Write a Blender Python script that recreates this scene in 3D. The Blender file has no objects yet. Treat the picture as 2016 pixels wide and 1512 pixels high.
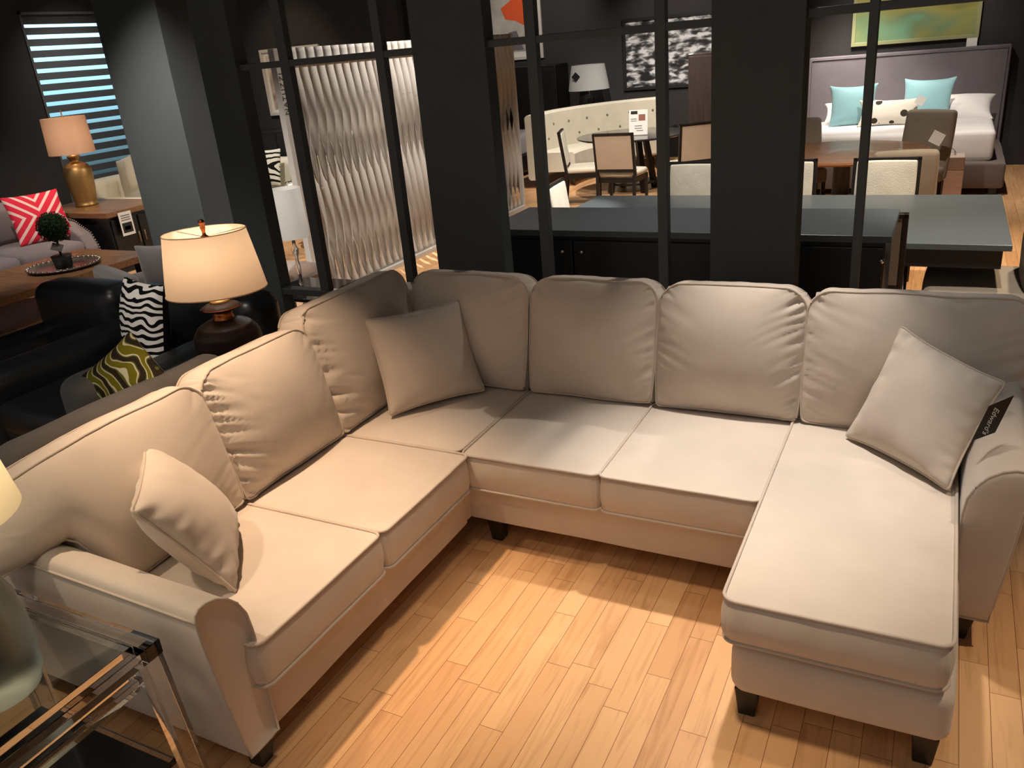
import bpy, math, random
from mathutils import Vector, Matrix, noise
random.seed(7)
PI = math.pi
S = bpy.context.scene
C = S.collection

# ------------------------------------------------------------------ camera, world, exposure
cam_data = bpy.data.cameras.new('camera')
cam = bpy.data.objects.new('camera', cam_data)
C.objects.link(cam)
S.camera = cam
F_PX, YAW, PITCH, ROLL, CAM_Z = 1604.889, -0.500712, 0.390818, 0.0932697, 2.0
cy, sy, cp, sp = math.cos(YAW), math.sin(YAW), math.cos(PITCH), math.sin(PITCH)
fwd = Vector((sy * cp, cy * cp, -sp))
rgt = Vector((cy, -sy, 0))
dwn = fwd.cross(rgt)
cr, sr = math.cos(ROLL), math.sin(ROLL)
rgt, dwn = cr * rgt + sr * dwn, -sr * rgt + cr * dwn
m = Matrix((rgt, -dwn, -fwd)).transposed().to_4x4()
m.translation = (0, 0, CAM_Z)
cam.matrix_world = m
cam_data.sensor_width = 36
cam_data.sensor_fit = 'HORIZONTAL'
cam_data.lens = F_PX / 2016 * 36
cam_data.clip_start = 0.05
cam_data.clip_end = 60

S.view_settings.view_transform = 'Standard'
S.view_settings.look = 'None'
S.view_settings.gamma = 1
S.view_settings.use_curve_mapping = False
S.view_settings.exposure = 0.45

world = bpy.data.worlds.new('world')
S.world = world
world.use_nodes = True
world.node_tree.nodes['Background'].inputs[0].default_value = (1.0, 0.92, 0.86, 1)
world.node_tree.nodes['Background'].inputs[1].default_value = 0.18

WARM = (1.0, 0.78, 0.56)
PEACH = (1.0, 0.70, 0.47)
NEUT = (1.0, 0.90, 0.80)
COOL = (0.88, 0.95, 1.0)


def spot(name, loc, tgt, power, deg, blend=0.6, col=WARM, size=0.05):
    d = bpy.data.lights.new(name, 'SPOT')
    d.energy = power
    d.spot_size = math.radians(deg)
    d.spot_blend = blend
    d.color = col
    d.shadow_soft_size = size
    o = bpy.data.objects.new(name, d)
    C.objects.link(o)
    o.location = loc
    o.rotation_euler = (Vector(tgt) - Vector(loc)).to_track_quat('-Z', 'Y').to_euler()
    return o


# ceiling spotlights over the sectional, and added fill lights
spot('spot_seat', (-0.62, 3.45, 3.5), (-0.55, 2.65, 0.3), 370, 36, 1.0, NEUT, 0.06)
spot('spot_left', (-2.35, 2.05, 3.5), (-2.12, 2.0, 0.4), 370, 40, 1.0, PEACH, 0.06)
spot('spot_chaise', (0.1, 2.9, 3.5), (-0.05, 2.3, 0.3), 24, 70, 0.9, COOL, 0.06)
spot('fill_floor', (-0.85, 1.75, 3.5), (-0.85, 1.75, 0.0), 190, 42, 1.0, WARM, 0.10)  # added fill that lifts the floor, no fixture of the room
spot('spot_right_floor', (1.3, 2.6, 3.5), (0.75, 2.1, 0.0), 170, 44, 0.9, WARM, 0.06)
spot('spot_arm', (-2.6, 0.4, 3.4), (-2.1, 1.2, 0.6), 95, 50, 0.9, WARM, 0.06)
spot('fill_front', (-0.6, -0.6, 3.5), (-1.0, 2.6, 0.4), 16, 90, 1.0, WARM, 0.25)  # weak soft fill added from the camera side, not a real spotlight
# spotlights of the showroom behind, and lights added to brighten single things
spot('spot_bed', (-1.2, 11.4, 3.5), (-1.3, 12.2, 0.8), 340, 60, 0.8, NEUT)
spot('spot_bed_foot', (0.0, 10.0, 3.5), (-0.1, 11.0, 0.5), 260, 70, 0.8, NEUT)
spot('spot_dining', (-1.2, 6.2, 3.6), (-1.0, 7.4, 0.8), 330, 80, 0.8, NEUT)
spot('spot_dining_floor', (0.9, 6.8, 3.6), (0.6, 6.6, 0.0), 420, 90, 0.8, WARM)
spot('spot_host_chair', (0.6, 4.3, 3.6), (0.4, 5.2, 0.4), 330, 40, 0.8, NEUT)
spot('spot_white_chair', (-1.5, 6.1, 3.6), (-2.75, 6.05, 0.8), 700, 22, 0.6, NEUT)
spot('spot_banquette', (-4.2, 10.6, 3.6), (-4.3, 12.4, 0.6), 420, 80, 0.8, NEUT)
spot('spot_round_table', (-3.3, 8.9, 3.6), (-3.6, 10.3, 0.6), 260, 60, 0.8, NEUT)
spot('spot_screen', (-6.6, 8.6, 3.6), (-4.95, 6.9, 1.1), 1000, 60, 0.9, NEUT)
spot('spot_screen_front', (-3.3, 8.4, 3.6), (-4.95, 7.2, 1.1), 420, 85, 1.0, NEUT)
spot('spot_green_art', (-0.6, 10.8, 3.6), (-0.5, 12.6, 1.9), 130, 60, 0.8, NEUT)
spot('spot_city_art', (-3.6, 12.2, 3.6), (-4.2, 14.1, 1.7), 150, 60, 0.8, NEUT)
spot('spot_orange_art', (-5.6, 11.6, 3.6), (-6.6, 14.1, 2.2), 150, 60, 0.8, NEUT)
spot('spot_column', (-4.7, 3.3, 3.3), (-5.2, 4.6, 1.0), 360, 60, 1.0, NEUT)
spot('spot_lounge', (-7.2, 4.2, 3.6), (-8.4, 5.2, 0.5), 200, 80, 0.9, NEUT)
spot('spot_cabinet', (-7.5, 5.7, 3.6), (-8.9, 6.6, 0.7), 160, 60, 0.9, WARM)
spot('spot_zebra', (-3.3, 1.7, 3.5), (-4.1, 2.9, 0.5), 130, 50, 0.9, NEUT)
spot('spot_back_lamp', (-7.0, 7.3, 3.6), (-7.5, 8.2, 0.8), 260, 80, 0.9, NEUT)
spot('fill_crystal_lamp', (-3.2, 4.0, 3.5), (-4.3, 4.65, 0.9), 330, 30, 0.9, NEUT)  # added light, brightens the dim crystal lamp shade
spot('fill_sideboard', (-1.0, 5.3, 3.6), (-0.9, 4.6, 1.0), 190, 70, 0.9, NEUT)  # extra light put in to lift the sideboard top
spot('fill_blind', (-8.9, 7.6, 3.6), (-10.5, 8.0, 1.5), 90, 70, 0.9, NEUT)  # light added on the room side so the blind slats show grey
spot('fill_tan_chairs', (-2.9, 7.8, 3.6), (-3.5, 9.8, 0.7), 300, 50, 0.9, NEUT)  # frontal light added to lighten the tan chair backs
spot('spot_headboard', (-1.45, 11.8, 3.5), (-1.3, 12.5, 1.0), 320, 32, 1.0, NEUT)
spot('fill_sepia_art', (-7.9, 7.9, 3.6), (-8.2, 9.5, 1.6), 60, 60, 0.9, WARM)  # made-up light that brightens the sepia picture


# ------------------------------------------------------------------ materials
def new_mat(name):
    mt = bpy.data.materials.new(name)
    mt.use_nodes = True
    nt = mt.node_tree
    return mt, nt, nt.nodes['Principled BSDF']


def lin(c):
    return tuple(((v / 255) / 12.92 if v / 255 <= 0.04045 else ((v / 255 + 0.055) / 1.055) ** 2.4) for v in c) + (1,)


def plain(name, rgb, rough=0.6, metal=0.0, spec=0.5, sheen=0.0, coat=0.0):
    mt, nt, b = new_mat(name)
    b.inputs['Base Color'].default_value = lin(rgb)
    b.inputs['Roughness'].default_value = rough
    b.inputs['Metallic'].default_value = metal
    b.inputs['Specular IOR Level'].default_value = spec
    b.inputs['Sheen Weight'].default_value = sheen
    b.inputs['Coat Weight'].default_value = coat
    return mt


def N(nt, t, **kw):
    n = nt.nodes.new(t)
    for k, v in kw.items():
        setattr(n, k, v)
    return n


def bump(nt, b, src, strength=0.2, dist=0.01):
    bp = N(nt, 'ShaderNodeBump')
    bp.inputs['Strength'].default_value = strength
    bp.inputs['Distance'].default_value = dist
    nt.links.new(src, bp.inputs['Height'])
    nt.links.new(bp.outputs[0], b.inputs['Normal'])


def fabric(name, rgb, rough=0.9, sheen=0.3, scale=700, var=0.06, bstr=0.15, mott=6.0, soft=0.0):
    """cloth: fine weave bump and a faint mottle of the pile"""
    mt, nt, b = new_mat(name)
    tc = N(nt, 'ShaderNodeTexCoord')
    n1 = N(nt, 'ShaderNodeTexNoise')
    n1.inputs['Scale'].default_value = scale
    n1.inputs['Detail'].default_value = 1
    n2 = N(nt, 'ShaderNodeTexNoise')
    n2.inputs['Scale'].default_value = mott
    n2.inputs['Detail'].default_value = 3
    nt.links.new(tc.outputs['Object'], n1.inputs['Vector'])
    nt.links.new(tc.outputs['Object'], n2.inputs['Vector'])
    rp = N(nt, 'ShaderNodeValToRGB')
    c = lin(rgb)
    rp.color_ramp.elements[0].position = 0.3
    rp.color_ramp.elements[1].position = 0.7
    rp.color_ramp.elements[0].color = tuple(v * (1 - var) for v in c[:3]) + (1,)
    rp.color_ramp.elements[1].color = tuple(min(1, v * (1 + var)) for v in c[:3]) + (1,)
    nt.links.new(n2.outputs[0], rp.inputs[0])
    nt.links.new(rp.outputs[0], b.inputs['Base Color'])
    b.inputs['Roughness'].default_value = rough
    b.inputs['Specular IOR Level'].default_value = 0.15
    b.inputs['Sheen Weight'].default_value = sheen
    b.inputs['Sheen Roughness'].default_value = 0.5
    if soft > 0:
        n3 = N(nt, 'ShaderNodeTexNoise')
        n3.inputs['Scale'].default_value = 9
        n3.inputs['Detail'].default_value = 4
        nt.links.new(tc.outputs['Object'], n3.inputs['Vector'])
        mx = N(nt, 'ShaderNodeMath', operation='MULTIPLY_ADD')
        nt.links.new(n3.outputs[0], mx.inputs[0])
        mx.inputs[1].default_value = soft
        nt.links.new(n1.outputs[0], mx.inputs[2])
        bump(nt, b, mx.outputs[0], bstr, 0.002)
    else:
        bump(nt, b, n1.outputs[0], bstr, 0.002)
    return mt


def wood(name, c1, c2, scale=(1, 12, 12), rough=0.4, coat=0.1):
    mt, nt, b = new_mat(name)
    tc = N(nt, 'ShaderNodeTexCoord')
    mp = N(nt, 'ShaderNodeMapping')
    mp.inputs['Scale'].default_value = scale
    n1 = N(nt, 'ShaderNodeTexNoise')
    n1.inputs['Scale'].default_value = 3
    n1.inputs['Detail'].default_value = 6
    n1.inputs['Distortion'].default_value = 0.6
    rp = N(nt, 'ShaderNodeValToRGB')
    rp.color_ramp.elements[0].position = 0.3
    rp.color_ramp.elements[1].position = 0.7
    rp.color_ramp.elements[0].color = lin(c1)
    rp.color_ramp.elements[1].color = lin(c2)
    nt.links.new(tc.outputs['Object'], mp.inputs[0])
    nt.links.new(mp.outputs[0], n1.inputs['Vector'])
    nt.links.new(n1.outputs[0], rp.inputs[0])
    nt.links.new(rp.outputs[0], b.inputs['Base Color'])
    b.inputs['Roughness'].default_value = rough
    b.inputs['Coat Weight'].default_value = coat
    return mt


def floor_mat():
    mt, nt, b = new_mat('maple_floor')
    L = nt.links.new
    geo = N(nt, 'ShaderNodeNewGeometry')
    sx = N(nt, 'ShaderNodeSeparateXYZ')
    L(geo.outputs['Position'], sx.inputs[0])

    def M(op, a, bb=None, c=None):
        n = N(nt, 'ShaderNodeMath', operation=op)
        for i, v in enumerate((a, bb, c)):
            if v is None:
                continue
            if isinstance(v, (int, float)):
                n.inputs[i].default_value = v
            else:
                L(v, n.inputs[i])
        return n.outputs[0]
    W = 0.085
    xs = M('DIVIDE', M('ADD', sx.outputs[0], 0.638), W)
    row = M('FLOOR', xs)
    fx = M('FRACT', xs)
    wn = N(nt, 'ShaderNodeTexWhiteNoise', noise_dimensions='1D')
    L(row, wn.inputs['W'])
    ln = M('MULTIPLY_ADD', wn.outputs['Value'], 0.35, 0.42)
    wn2 = N(nt, 'ShaderNodeTexWhiteNoise', noise_dimensions='1D')
    L(M('ADD', row, 77.3), wn2.inputs['W'])
    ys = M('DIVIDE', M('ADD', sx.outputs[1], M('MULTIPLY', wn2.outputs['Value'], 3.0)), ln)
    cell = M('FLOOR', ys)
    fy = M('FRACT', ys)
    cv = N(nt, 'ShaderNodeCombineXYZ')
    L(row, cv.inputs[0])
    L(cell, cv.inputs[1])
    wc = N(nt, 'ShaderNodeTexWhiteNoise', noise_dimensions='2D')
    L(cv.outputs[0], wc.inputs['Vector'])
    rp = N(nt, 'ShaderNodeValToRGB')
    e = rp.color_ramp.elements
    e[0].position = 0.0
    e[0].color = lin((198, 150, 104))
    e[1].position = 1.0
    e[1].color = lin((220, 176, 128))
    k = e.new(0.12)
    k.color = lin((206, 158, 112))
    k = e.new(0.5)
    k.color = lin((212, 166, 118))
    L(wc.outputs['Value'], rp.inputs[0])
    # grain, offset per board
    gv = N(nt, 'ShaderNodeCombineXYZ')
    L(M('MULTIPLY', sx.outputs[0], 22.0), gv.inputs[0])
    L(M('MULTIPLY', sx.outputs[1], 1.6), gv.inputs[1])
    L(M('MULTIPLY', wc.outputs['Value'], 40.0), gv.inputs[2])
    gn = N(nt, 'ShaderNodeTexNoise')
    gn.inputs['Scale'].default_value = 1.3
    gn.inputs['Detail'].default_value = 5
    gn.inputs['Distortion'].default_value = 1.2
    L(gv.outputs[0], gn.inputs['Vector'])
    gr = N(nt, 'ShaderNodeValToRGB')
    gr.color_ramp.elements[0].position = 0.30
    gr.color_ramp.elements[0].color = (0.52, 0.40, 0.30, 1)
    gr.color_ramp.elements[1].position = 0.50
    gr.color_ramp.elements[1].color = (1, 1, 1, 1)
    L(gn.outputs[0], gr.inputs[0])
    mx = N(nt, 'ShaderNodeMix', data_type='RGBA', blend_type='MULTIPLY')
    mx.inputs[0].default_value = 0.42
    L(rp.outputs[0], mx.inputs[6])
    L(gr.outputs[0], mx.inputs[7])
    # joints
    gx = M('MULTIPLY', M('MINIMUM', fx, M('SUBTRACT', 1.0, fx)), W)
    gy = M('MULTIPLY', M('MINIMUM', fy, M('SUBTRACT', 1.0, fy)), ln)
    g = M('LESS_THAN', M('MINIMUM', gx, gy), 0.0009)
    mx2 = N(nt, 'ShaderNodeMix', data_type='RGBA')
    L(g, mx2.inputs[0])
    L(mx.outputs[2], mx2.inputs[6])
    mx2.inputs[7].default_value = lin((120, 72, 36))
    L(mx2.outputs[2], b.inputs['Base Color'])
    b.inputs['Roughness'].default_value = 0.42
    b.inputs['Specular IOR Level'].default_value = 0.35
    return mt


def striped(name, kind):
    """patterned cushion cloth in the pillow's own object space"""
    mt, nt, b = new_mat(name)
    L = nt.links.new
    tc = N(nt, 'ShaderNodeTexCoord')
    b.inputs['Roughness'].default_value = 0.85
    b.inputs['Specular IOR Level'].default_value = 0.1
    if kind == 'zebra':
        w = N(nt, 'ShaderNodeTexWave', wave_type='BANDS', bands_direction='Y')
        w.inputs['Scale'].default_value = 7.5
        w.inputs['Distortion'].default_value = 6
        w.inputs['Detail'].default_value = 0.6
        w.inputs['Detail Scale'].default_value = 1.3
        L(tc.outputs['Object'], w.inputs['Vector'])
        r = N(nt, 'ShaderNodeValToRGB')
        r.color_ramp.interpolation = 'CONSTANT'
        r.color_ramp.elements[0].color = lin((16, 16, 17))
        r.color_ramp.elements[1].position = 0.46
        r.color_ramp.elements[1].color = lin((228, 226, 220))
        L(w.outputs[0], r.inputs[0])
        L(r.outputs[0], b.inputs['Base Color'])
    elif kind == 'swirl':
        w = N(nt, 'ShaderNodeTexWave', wave_type='RINGS')
        w.inputs['Scale'].default_value = 5
        w.inputs['Distortion'].default_value = 4
        w.inputs['Detail Scale'].default_value = 0.8
        L(tc.outputs['Object'], w.inputs['Vector'])
        r = N(nt, 'ShaderNodeValToRGB')
        r.color_ramp.interpolation = 'CONSTANT'
        r.color_ramp.elements[0].color = lin((20, 20, 20))
        r.color_ramp.elements[1].position = 0.3
        r.color_ramp.elements[1].color = lin((215, 212, 200))
        L(w.outputs[0], r.inputs[0])
        L(r.outputs[0], b.inputs['Base Color'])
    elif kind == 'leaf':
        n1 = N(nt, 'ShaderNodeTexWave', wave_type='BANDS', bands_direction='X')
        n1.inputs['Scale'].default_value = 5
        n1.inputs['Distortion'].default_value = 10
        n1.inputs['Detail Scale'].default_value = 1.1
        L(tc.outputs['Object'], n1.inputs['Vector'])
        r = N(nt, 'ShaderNodeValToRGB')
        r.color_ramp.interpolation = 'CONSTANT'
        e = r.color_ramp.elements
        e[0].color = lin((112, 110, 30))
        e[1].position = 0.75
        e[1].color = lin((48, 42, 34))
        k = e.new(0.3)
        k.color = lin((205, 205, 180))
        k = e.new(0.55)
        k.color = lin((92, 98, 44))
        L(n1.outputs[0], r.inputs[0])
        L(r.outputs[0], b.inputs['Base Color'])
    elif kind == 'bird':
        n1 = N(nt, 'ShaderNodeTexVoronoi')
        n1.inputs['Scale'].default_value = 6
        L(tc.outputs['Object'], n1.inputs['Vector'])
        r = N(nt, 'ShaderNodeValToRGB')
        r.color_ramp.interpolation = 'CONSTANT'
        e = r.color_ramp.elements
        e[0].color = lin((60, 54, 44))
        e[1].position = 0.26
        e[1].color = lin((218, 212, 198))
        L(n1.outputs[0], r.inputs[0])
        L(r.outputs[0], b.inputs['Base Color'])
    return mt


def x_pattern_mat(name):
    """red cloth with nested light chevrons meeting in an X"""
    mt, nt, b = new_mat(name)
    L = nt.links.new
    tc = N(nt, 'ShaderNodeTexCoord')
    sx = N(nt, 'ShaderNodeSeparateXYZ')
    L(tc.outputs['Object'], sx.inputs[0])

    def M(op, a, bb=None):
        n = N(nt, 'ShaderNodeMath', operation=op)
        for i, v in enumerate((a, bb)):
            if v is None:
                continue
            if isinstance(v, (int, float)):
                n.inputs[i].default_value = v
            else:
                L(v, n.inputs[i])
        return n.outputs[0]
    d = M('ABSOLUTE', M('SUBTRACT', M('ABSOLUTE', sx.outputs[0]), M('ABSOLUTE', sx.outputs[1])))
    f = M('FRACT', M('ADD', M('DIVIDE', d, 0.105), 0.62))
    g = M('LESS_THAN', f, 0.36)
    mx = N(nt, 'ShaderNodeMix', data_type='RGBA')
    L(g, mx.inputs[0])
    mx.inputs[6].default_value = lin((214, 30, 58))
    mx.inputs[7].default_value = lin((232, 196, 190))
    L(mx.outputs[2], b.inputs['Base Color'])
    b.inputs['Roughness'].default_value = 0.85
    return mt


def glass_mat(name, col=(0.95, 0.97, 0.96), rough=0.0, ior=1.45):
    mt, nt, b = new_mat(name)
    b.inputs['Base Color'].default_value = col + (1,)
    b.inputs['Roughness'].default_value = rough
    b.inputs['IOR'].default_value = ior
    b.inputs['Transmission Weight'].default_value = 1.0
    return mt


def shade_mat(name, rgb, trans=0.5):
    mt = bpy.data.materials.new(name)
    mt.use_nodes = True
    nt = mt.node_tree
    nt.nodes.clear()
    out = N(nt, 'ShaderNodeOutputMaterial')
    d = N(nt, 'ShaderNodeBsdfDiffuse')
    t = N(nt, 'ShaderNodeBsdfTranslucent')
    g = N(nt, 'ShaderNodeBsdfGlossy')
    g.inputs['Roughness'].default_value = 0.12
    d.inputs[0].default_value = lin(rgb)
    t.inputs[0].default_value = lin(rgb)
    mx = N(nt, 'ShaderNodeMixShader')
    mx.inputs[0].default_value = trans
    mx2 = N(nt, 'ShaderNodeMixShader')
    mx2.inputs[0].default_value = 0.04
    nt.links.new(d.outputs[0], mx.inputs[1])
    nt.links.new(t.outputs[0], mx.inputs[2])
    nt.links.new(mx.outputs[0], mx2.inputs[1])
    nt.links.new(g.outputs[0], mx2.inputs[2])
    nt.links.new(mx2.outputs[0], out.inputs[0])
    return mt


def emit_mat(name, rgb, s):
    mt, nt, b = new_mat(name)
    b.inputs['Base Color'].default_value = lin(rgb)
    b.inputs['Emission Color'].default_value = lin(rgb)
    b.inputs['Emission Strength'].default_value = s
    return mt


def art_mat(name, stops, scale, dist=0.5, detail=6, stretch=(1, 1, 1)):
    mt, nt, b = new_mat(name)
    tc = N(nt, 'ShaderNodeTexCoord')
    mp = N(nt, 'ShaderNodeMapping')
    mp.inputs['Scale'].default_value = stretch
    n1 = N(nt, 'ShaderNodeTexNoise')
    n1.inputs['Scale'].default_value = scale
    n1.inputs['Detail'].default_value = detail
    n1.inputs['Distortion'].default_value = dist
    r = N(nt, 'ShaderNodeValToRGB')
    e = r.color_ramp.elements
    e[0].position, e[0].color = stops[0][0], lin(stops[0][1])
    e[1].position, e[1].color = stops[-1][0], lin(stops[-1][1])
    for p, c in stops[1:-1]:
        k = e.new(p)
        k.color = lin(c)
    L = nt.links.new
    L(tc.outputs['Object'], mp.inputs[0])
    L(mp.outputs[0], n1.inputs['Vector'])
    L(n1.outputs[0], r.inputs[0])
    L(r.outputs[0], b.inputs['Base Color'])
    b.inputs['Roughness'].default_value = 0.5
    return mt


SOFA = fabric('greige_sofa_velvet', (205, 192, 178), 0.95, 0.25, 900, 0.035, 0.12, 7.0, 0.0)
SOFA_P = fabric('greige_pillow_velvet', (201, 188, 174), 0.95, 0.25, 900, 0.035, 0.12, 7.0, 0.0)
PIPE = fabric('greige_piping', (196, 181, 165), 0.9, 0.2, 900, 0.03, 0.1)
LEGM = plain('black_leg', (22, 20, 20), 0.35)
WALL = fabric('charcoal_wall_paint', (74, 79, 81), 0.75, 0.0, 260, 0.03, 0.04)
WALL2 = fabric('warm_charcoal_wall_paint', (58, 56, 56), 0.8, 0.0, 260, 0.03, 0.04)
BLACKWOOD = plain('black_lacquer_wood', (24, 25, 27), 0.32, 0, 0.5)
SHEEN_TOP = plain('black_top_painted_sheen', (74, 82, 86), 0.36, 0, 0.6)  # black tops lightened: their grey reflection is put into the base colour
DARKFRAME = plain('espresso_wood', (26, 20, 18), 0.4)
TAN = fabric('tan_chair_back', (200, 180, 158), 0.9, 0.1, 500, 0.04)
CREAMF = fabric('cream_fabric', (216, 210, 192), 0.9, 0.1, 500, 0.04)
BOUCLE = fabric('cream_boucle', (204, 200, 186), 0.95, 0.2, 130, 0.10, 0.9)
GREYF = fabric('grey_tweed', (88, 84, 82), 0.95, 0.2, 150, 0.14, 1.0)
GREYS = fabric('grey_mauve_velvet', (124, 114, 116), 0.9, 0.3, 500, 0.05, 0.2)
CHARF = fabric('charcoal_fabric', (84, 80, 80), 0.95, 0.2, 500, 0.05, 0.2)
LEATHER = fabric('black_leather', (18, 20, 22), 0.38, 0.0, 160, 0.05, 0.12)
LEATHER.node_tree.nodes['Principled BSDF'].inputs['Specular IOR Level'].default_value = 0.5
TAUPEF = fabric('taupe_chair_fabric', (126, 116, 102), 0.95, 0.15, 420, 0.07, 0.4)
WHITEB = fabric('white_bed_linen', (236, 232, 230), 0.9, 0.1, 300, 0.02, 0.1)
AQUA = fabric('aqua_satin', (140, 184, 190), 0.5, 0.3, 500, 0.03, 0.1)
HEADB = fabric('grey_headboard_fabric', (112, 106, 110), 0.95, 0.2, 500, 0.05, 0.2)
BEDFR = fabric('brown_grey_bed_fabric', (108, 96, 92), 0.95, 0.2, 500, 0.05, 0.2)
OAK = wood('brown_oak', (104, 72, 46), (142, 102, 68), (1.2, 14, 14), 0.45)
WALNUT = wood('walnut', (132, 88, 60), (182, 134, 96), (1.4, 16, 16), 0.35, 0.2)
PINKWOOD = wood('pale_rose_wood', (214, 186, 176), (232, 208, 198), (1, 1, 14), 0.5)
BRASS = plain('antique_copper', (176, 104, 62), 0.3, 1.0)
GOLD = plain('aged_gold', (168, 134, 84), 0.42, 0.8)
SILVER = plain('polished_silver', (170, 160, 150), 0.38, 1.0)
CHROME = plain('chrome', (220, 220, 220), 0.1, 1.0)
ACRYL = glass_mat('clear_acrylic', (0.96, 0.95, 0.94), 0.01, 1.47)
GLASS = glass_mat('smoked_table_glass', (0.62, 0.68, 0.67), 0.0, 1.45)
FROST = glass_mat('frosted_seeded_glass', (0.72, 0.80, 0.72), 0.38, 1.4)
CRYSTAL = glass_mat('crystal', (0.97, 0.97, 0.97), 0.02, 1.5)
PAPER = plain('white_paper', (228, 226, 220), 0.7)
INK = plain('black_ink', (18, 18, 18), 0.6)
WHITEP = plain('white_painted_wood', (205, 200, 192), 0.5)
TAGM = plain('black_card_tag', (28, 22, 22), 0.5)
MIDGREY = plain('grey_print', (120, 120, 118), 0.7)


# ------------------------------------------------------------------ mesh helpers
class MB:
    def __init__(self):
        self.v = []
        self.f = []

    def add(self, vs, fs, M=None):
        o = len(self.v)
        for p in vs:
            p = Vector(p)
            self.v.append(M @ p if M else p)
        self.f += [[i + o for i in q] for q in fs]
        return self

    def box(self, x0, x1, y0, y1, z0, z1, M=None):
        return self.add([(x0, y0, z0), (x1, y0, z0), (x1, y1, z0), (x0, y1, z0), (x0, y0, z1), (x1, y0, z1), (x1, y1, z1), (x0, y1, z1)],
                        [(3, 2, 1, 0), (4, 5, 6, 7), (0, 1, 5, 4), (1, 2, 6, 5), (2, 3, 7, 6), (3, 0, 4, 7)], M)

    def frustum(self, cx, cy_, z0, hx0, hy0, z1, hx1, hy1, dx=0, dy=0, M=None):
        vs = [(cx + dx + a * hx0, cy_ + dy + b * hy0, z0) for a, b in ((-1, -1), (1, -1), (1, 1), (-1, 1))]
        vs += [(cx + a * hx1, cy_ + b * hy1, z1) for a, b in ((-1, -1), (1, -1), (1, 1), (-1, 1))]
        return self.add(vs, [(3, 2, 1, 0), (4, 5, 6, 7), (0, 1, 5, 4), (1, 2, 6, 5), (2, 3, 7, 6), (3, 0, 4, 7)], M)

    def bar(self, p, q, w, h, up=(0, 0, 1)):
        p, q, up = Vector(p), Vector(q), Vector(up)
        d = (q - p).normalized()
        s = d.cross(up)
        if s.length < 1e-4:
            s = Vector((1, 0, 0))
        s.normalize()
        u = s.cross(d).normalized()
        vs = []
        for b in (p, q):
            for a, c in ((-1, -1), (1, -1), (1, 1), (-1, 1)):
                vs.append(b + s * a * w / 2 + u * c * h / 2)
        return self.add(vs, [(3, 2, 1, 0), (4, 5, 6, 7), (0, 1, 5, 4), (1, 2, 6, 5), (2, 3, 7, 6), (3, 0, 4, 7)])

    def tube(self, pts, r, closed=False, n=6, M=None):
        pts = [Vector(p) for p in pts]
        k = len(pts)
        vs = []
        for i, p in enumerate(pts):
            a = pts[(i - 1) % k] if (closed or i > 0) else p
            b = pts[(i + 1) % k] if (closed or i < k - 1) else p
            d = (b - a)
            d = d.normalized() if d.length > 1e-9 else Vector((0, 0, 1))
            ref = Vector((0, 0, 1)) if abs(d.z) < 0.9 else Vector((1, 0, 0))
            s = d.cross(ref).normalized()
            u = s.cross(d)
            rr = r(i / max(1, k - 1)) if callable(r) else r
            for j in range(n):
                t = 2 * PI * j / n
                vs.append(p + (s * math.cos(t) + u * math.sin(t)) * rr)
        fs = []
        for i in range(k if closed else k - 1):
            i2 = (i + 1) % k
            for j in range(n):
                j2 = (j + 1) % n
                fs.append((i * n + j, i * n + j2, i2 * n + j2, i2 * n + j))
        if not closed:
            fs.append(tuple(range(n))[::-1])
            fs.append(tuple((k - 1) * n + j for j in range(n)))
        return self.add(vs, fs, M)

    def lathe(self, prof, n=40, M=None, cap=True, sx=1.0, sy=1.0):
        vs = []
        for r, z in prof:
            for j in range(n):
                t = 2 * PI * j / n
                vs.append((r * math.cos(t) * sx, r * math.sin(t) * sy, z))
        fs = []
        for i in range(len(prof) - 1):
            for j in range(n):
                j2 = (j + 1) % n
                fs.append((i * n + j, i * n + j2, (i + 1) * n + j2, (i + 1) * n + j))
        if cap:
            fs.append(tuple(range(n))[::-1])
            fs.append(tuple((len(prof) - 1) * n + j for j in range(n)))
        return self.add(vs, fs, M)

    def prism(self, poly, h0, h1, fn):
        """poly in 2D, extruded h0..h1, fn(a, b, h) -> point"""
        k = len(poly)
        vs = [fn(a, b, h0) for a, b in poly] + [fn(a, b, h1) for a, b in poly]
        fs = [tuple(range(k))[::-1], tuple(range(k, 2 * k))]
        for i in range(k):
            j = (i + 1) % k
            fs.append((i, j, j + k, i + k))
        return self.add(vs, fs)

    def build(self, name, mat, parent=None, smooth=False, bevel=0, seg=2, M=None, auto=None):
        me = bpy.data.meshes.new(name)
        vs = [M @ p for p in self.v] if M else self.v
        me.from_pydata([tuple(p) for p in vs], [], self.f)
        me.validate()
        import bmesh
        bm = bmesh.new()
        bm.from_mesh(me)
        bmesh.ops.recalc_face_normals(bm, faces=bm.faces)
        bm.to_mesh(me)
        bm.free()
        me.materials.append(mat)
        if smooth:
            for p in me.polygons:
                p.use_smooth = True
        o = bpy.data.objects.new(name, me)
        C.objects.link(o)
        if parent:
            o.parent = parent
        if bevel:
            md = o.modifiers.new('bevel', 'BEVEL')
            md.width = bevel
            md.segments = seg
            md.limit_method = 'ANGLE'
            md.angle_limit = math.radians(35)
        if auto:
            md = o.modifiers.new('split', 'EDGE_SPLIT')
            md.split_angle = math.radians(auto)
        return o


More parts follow.
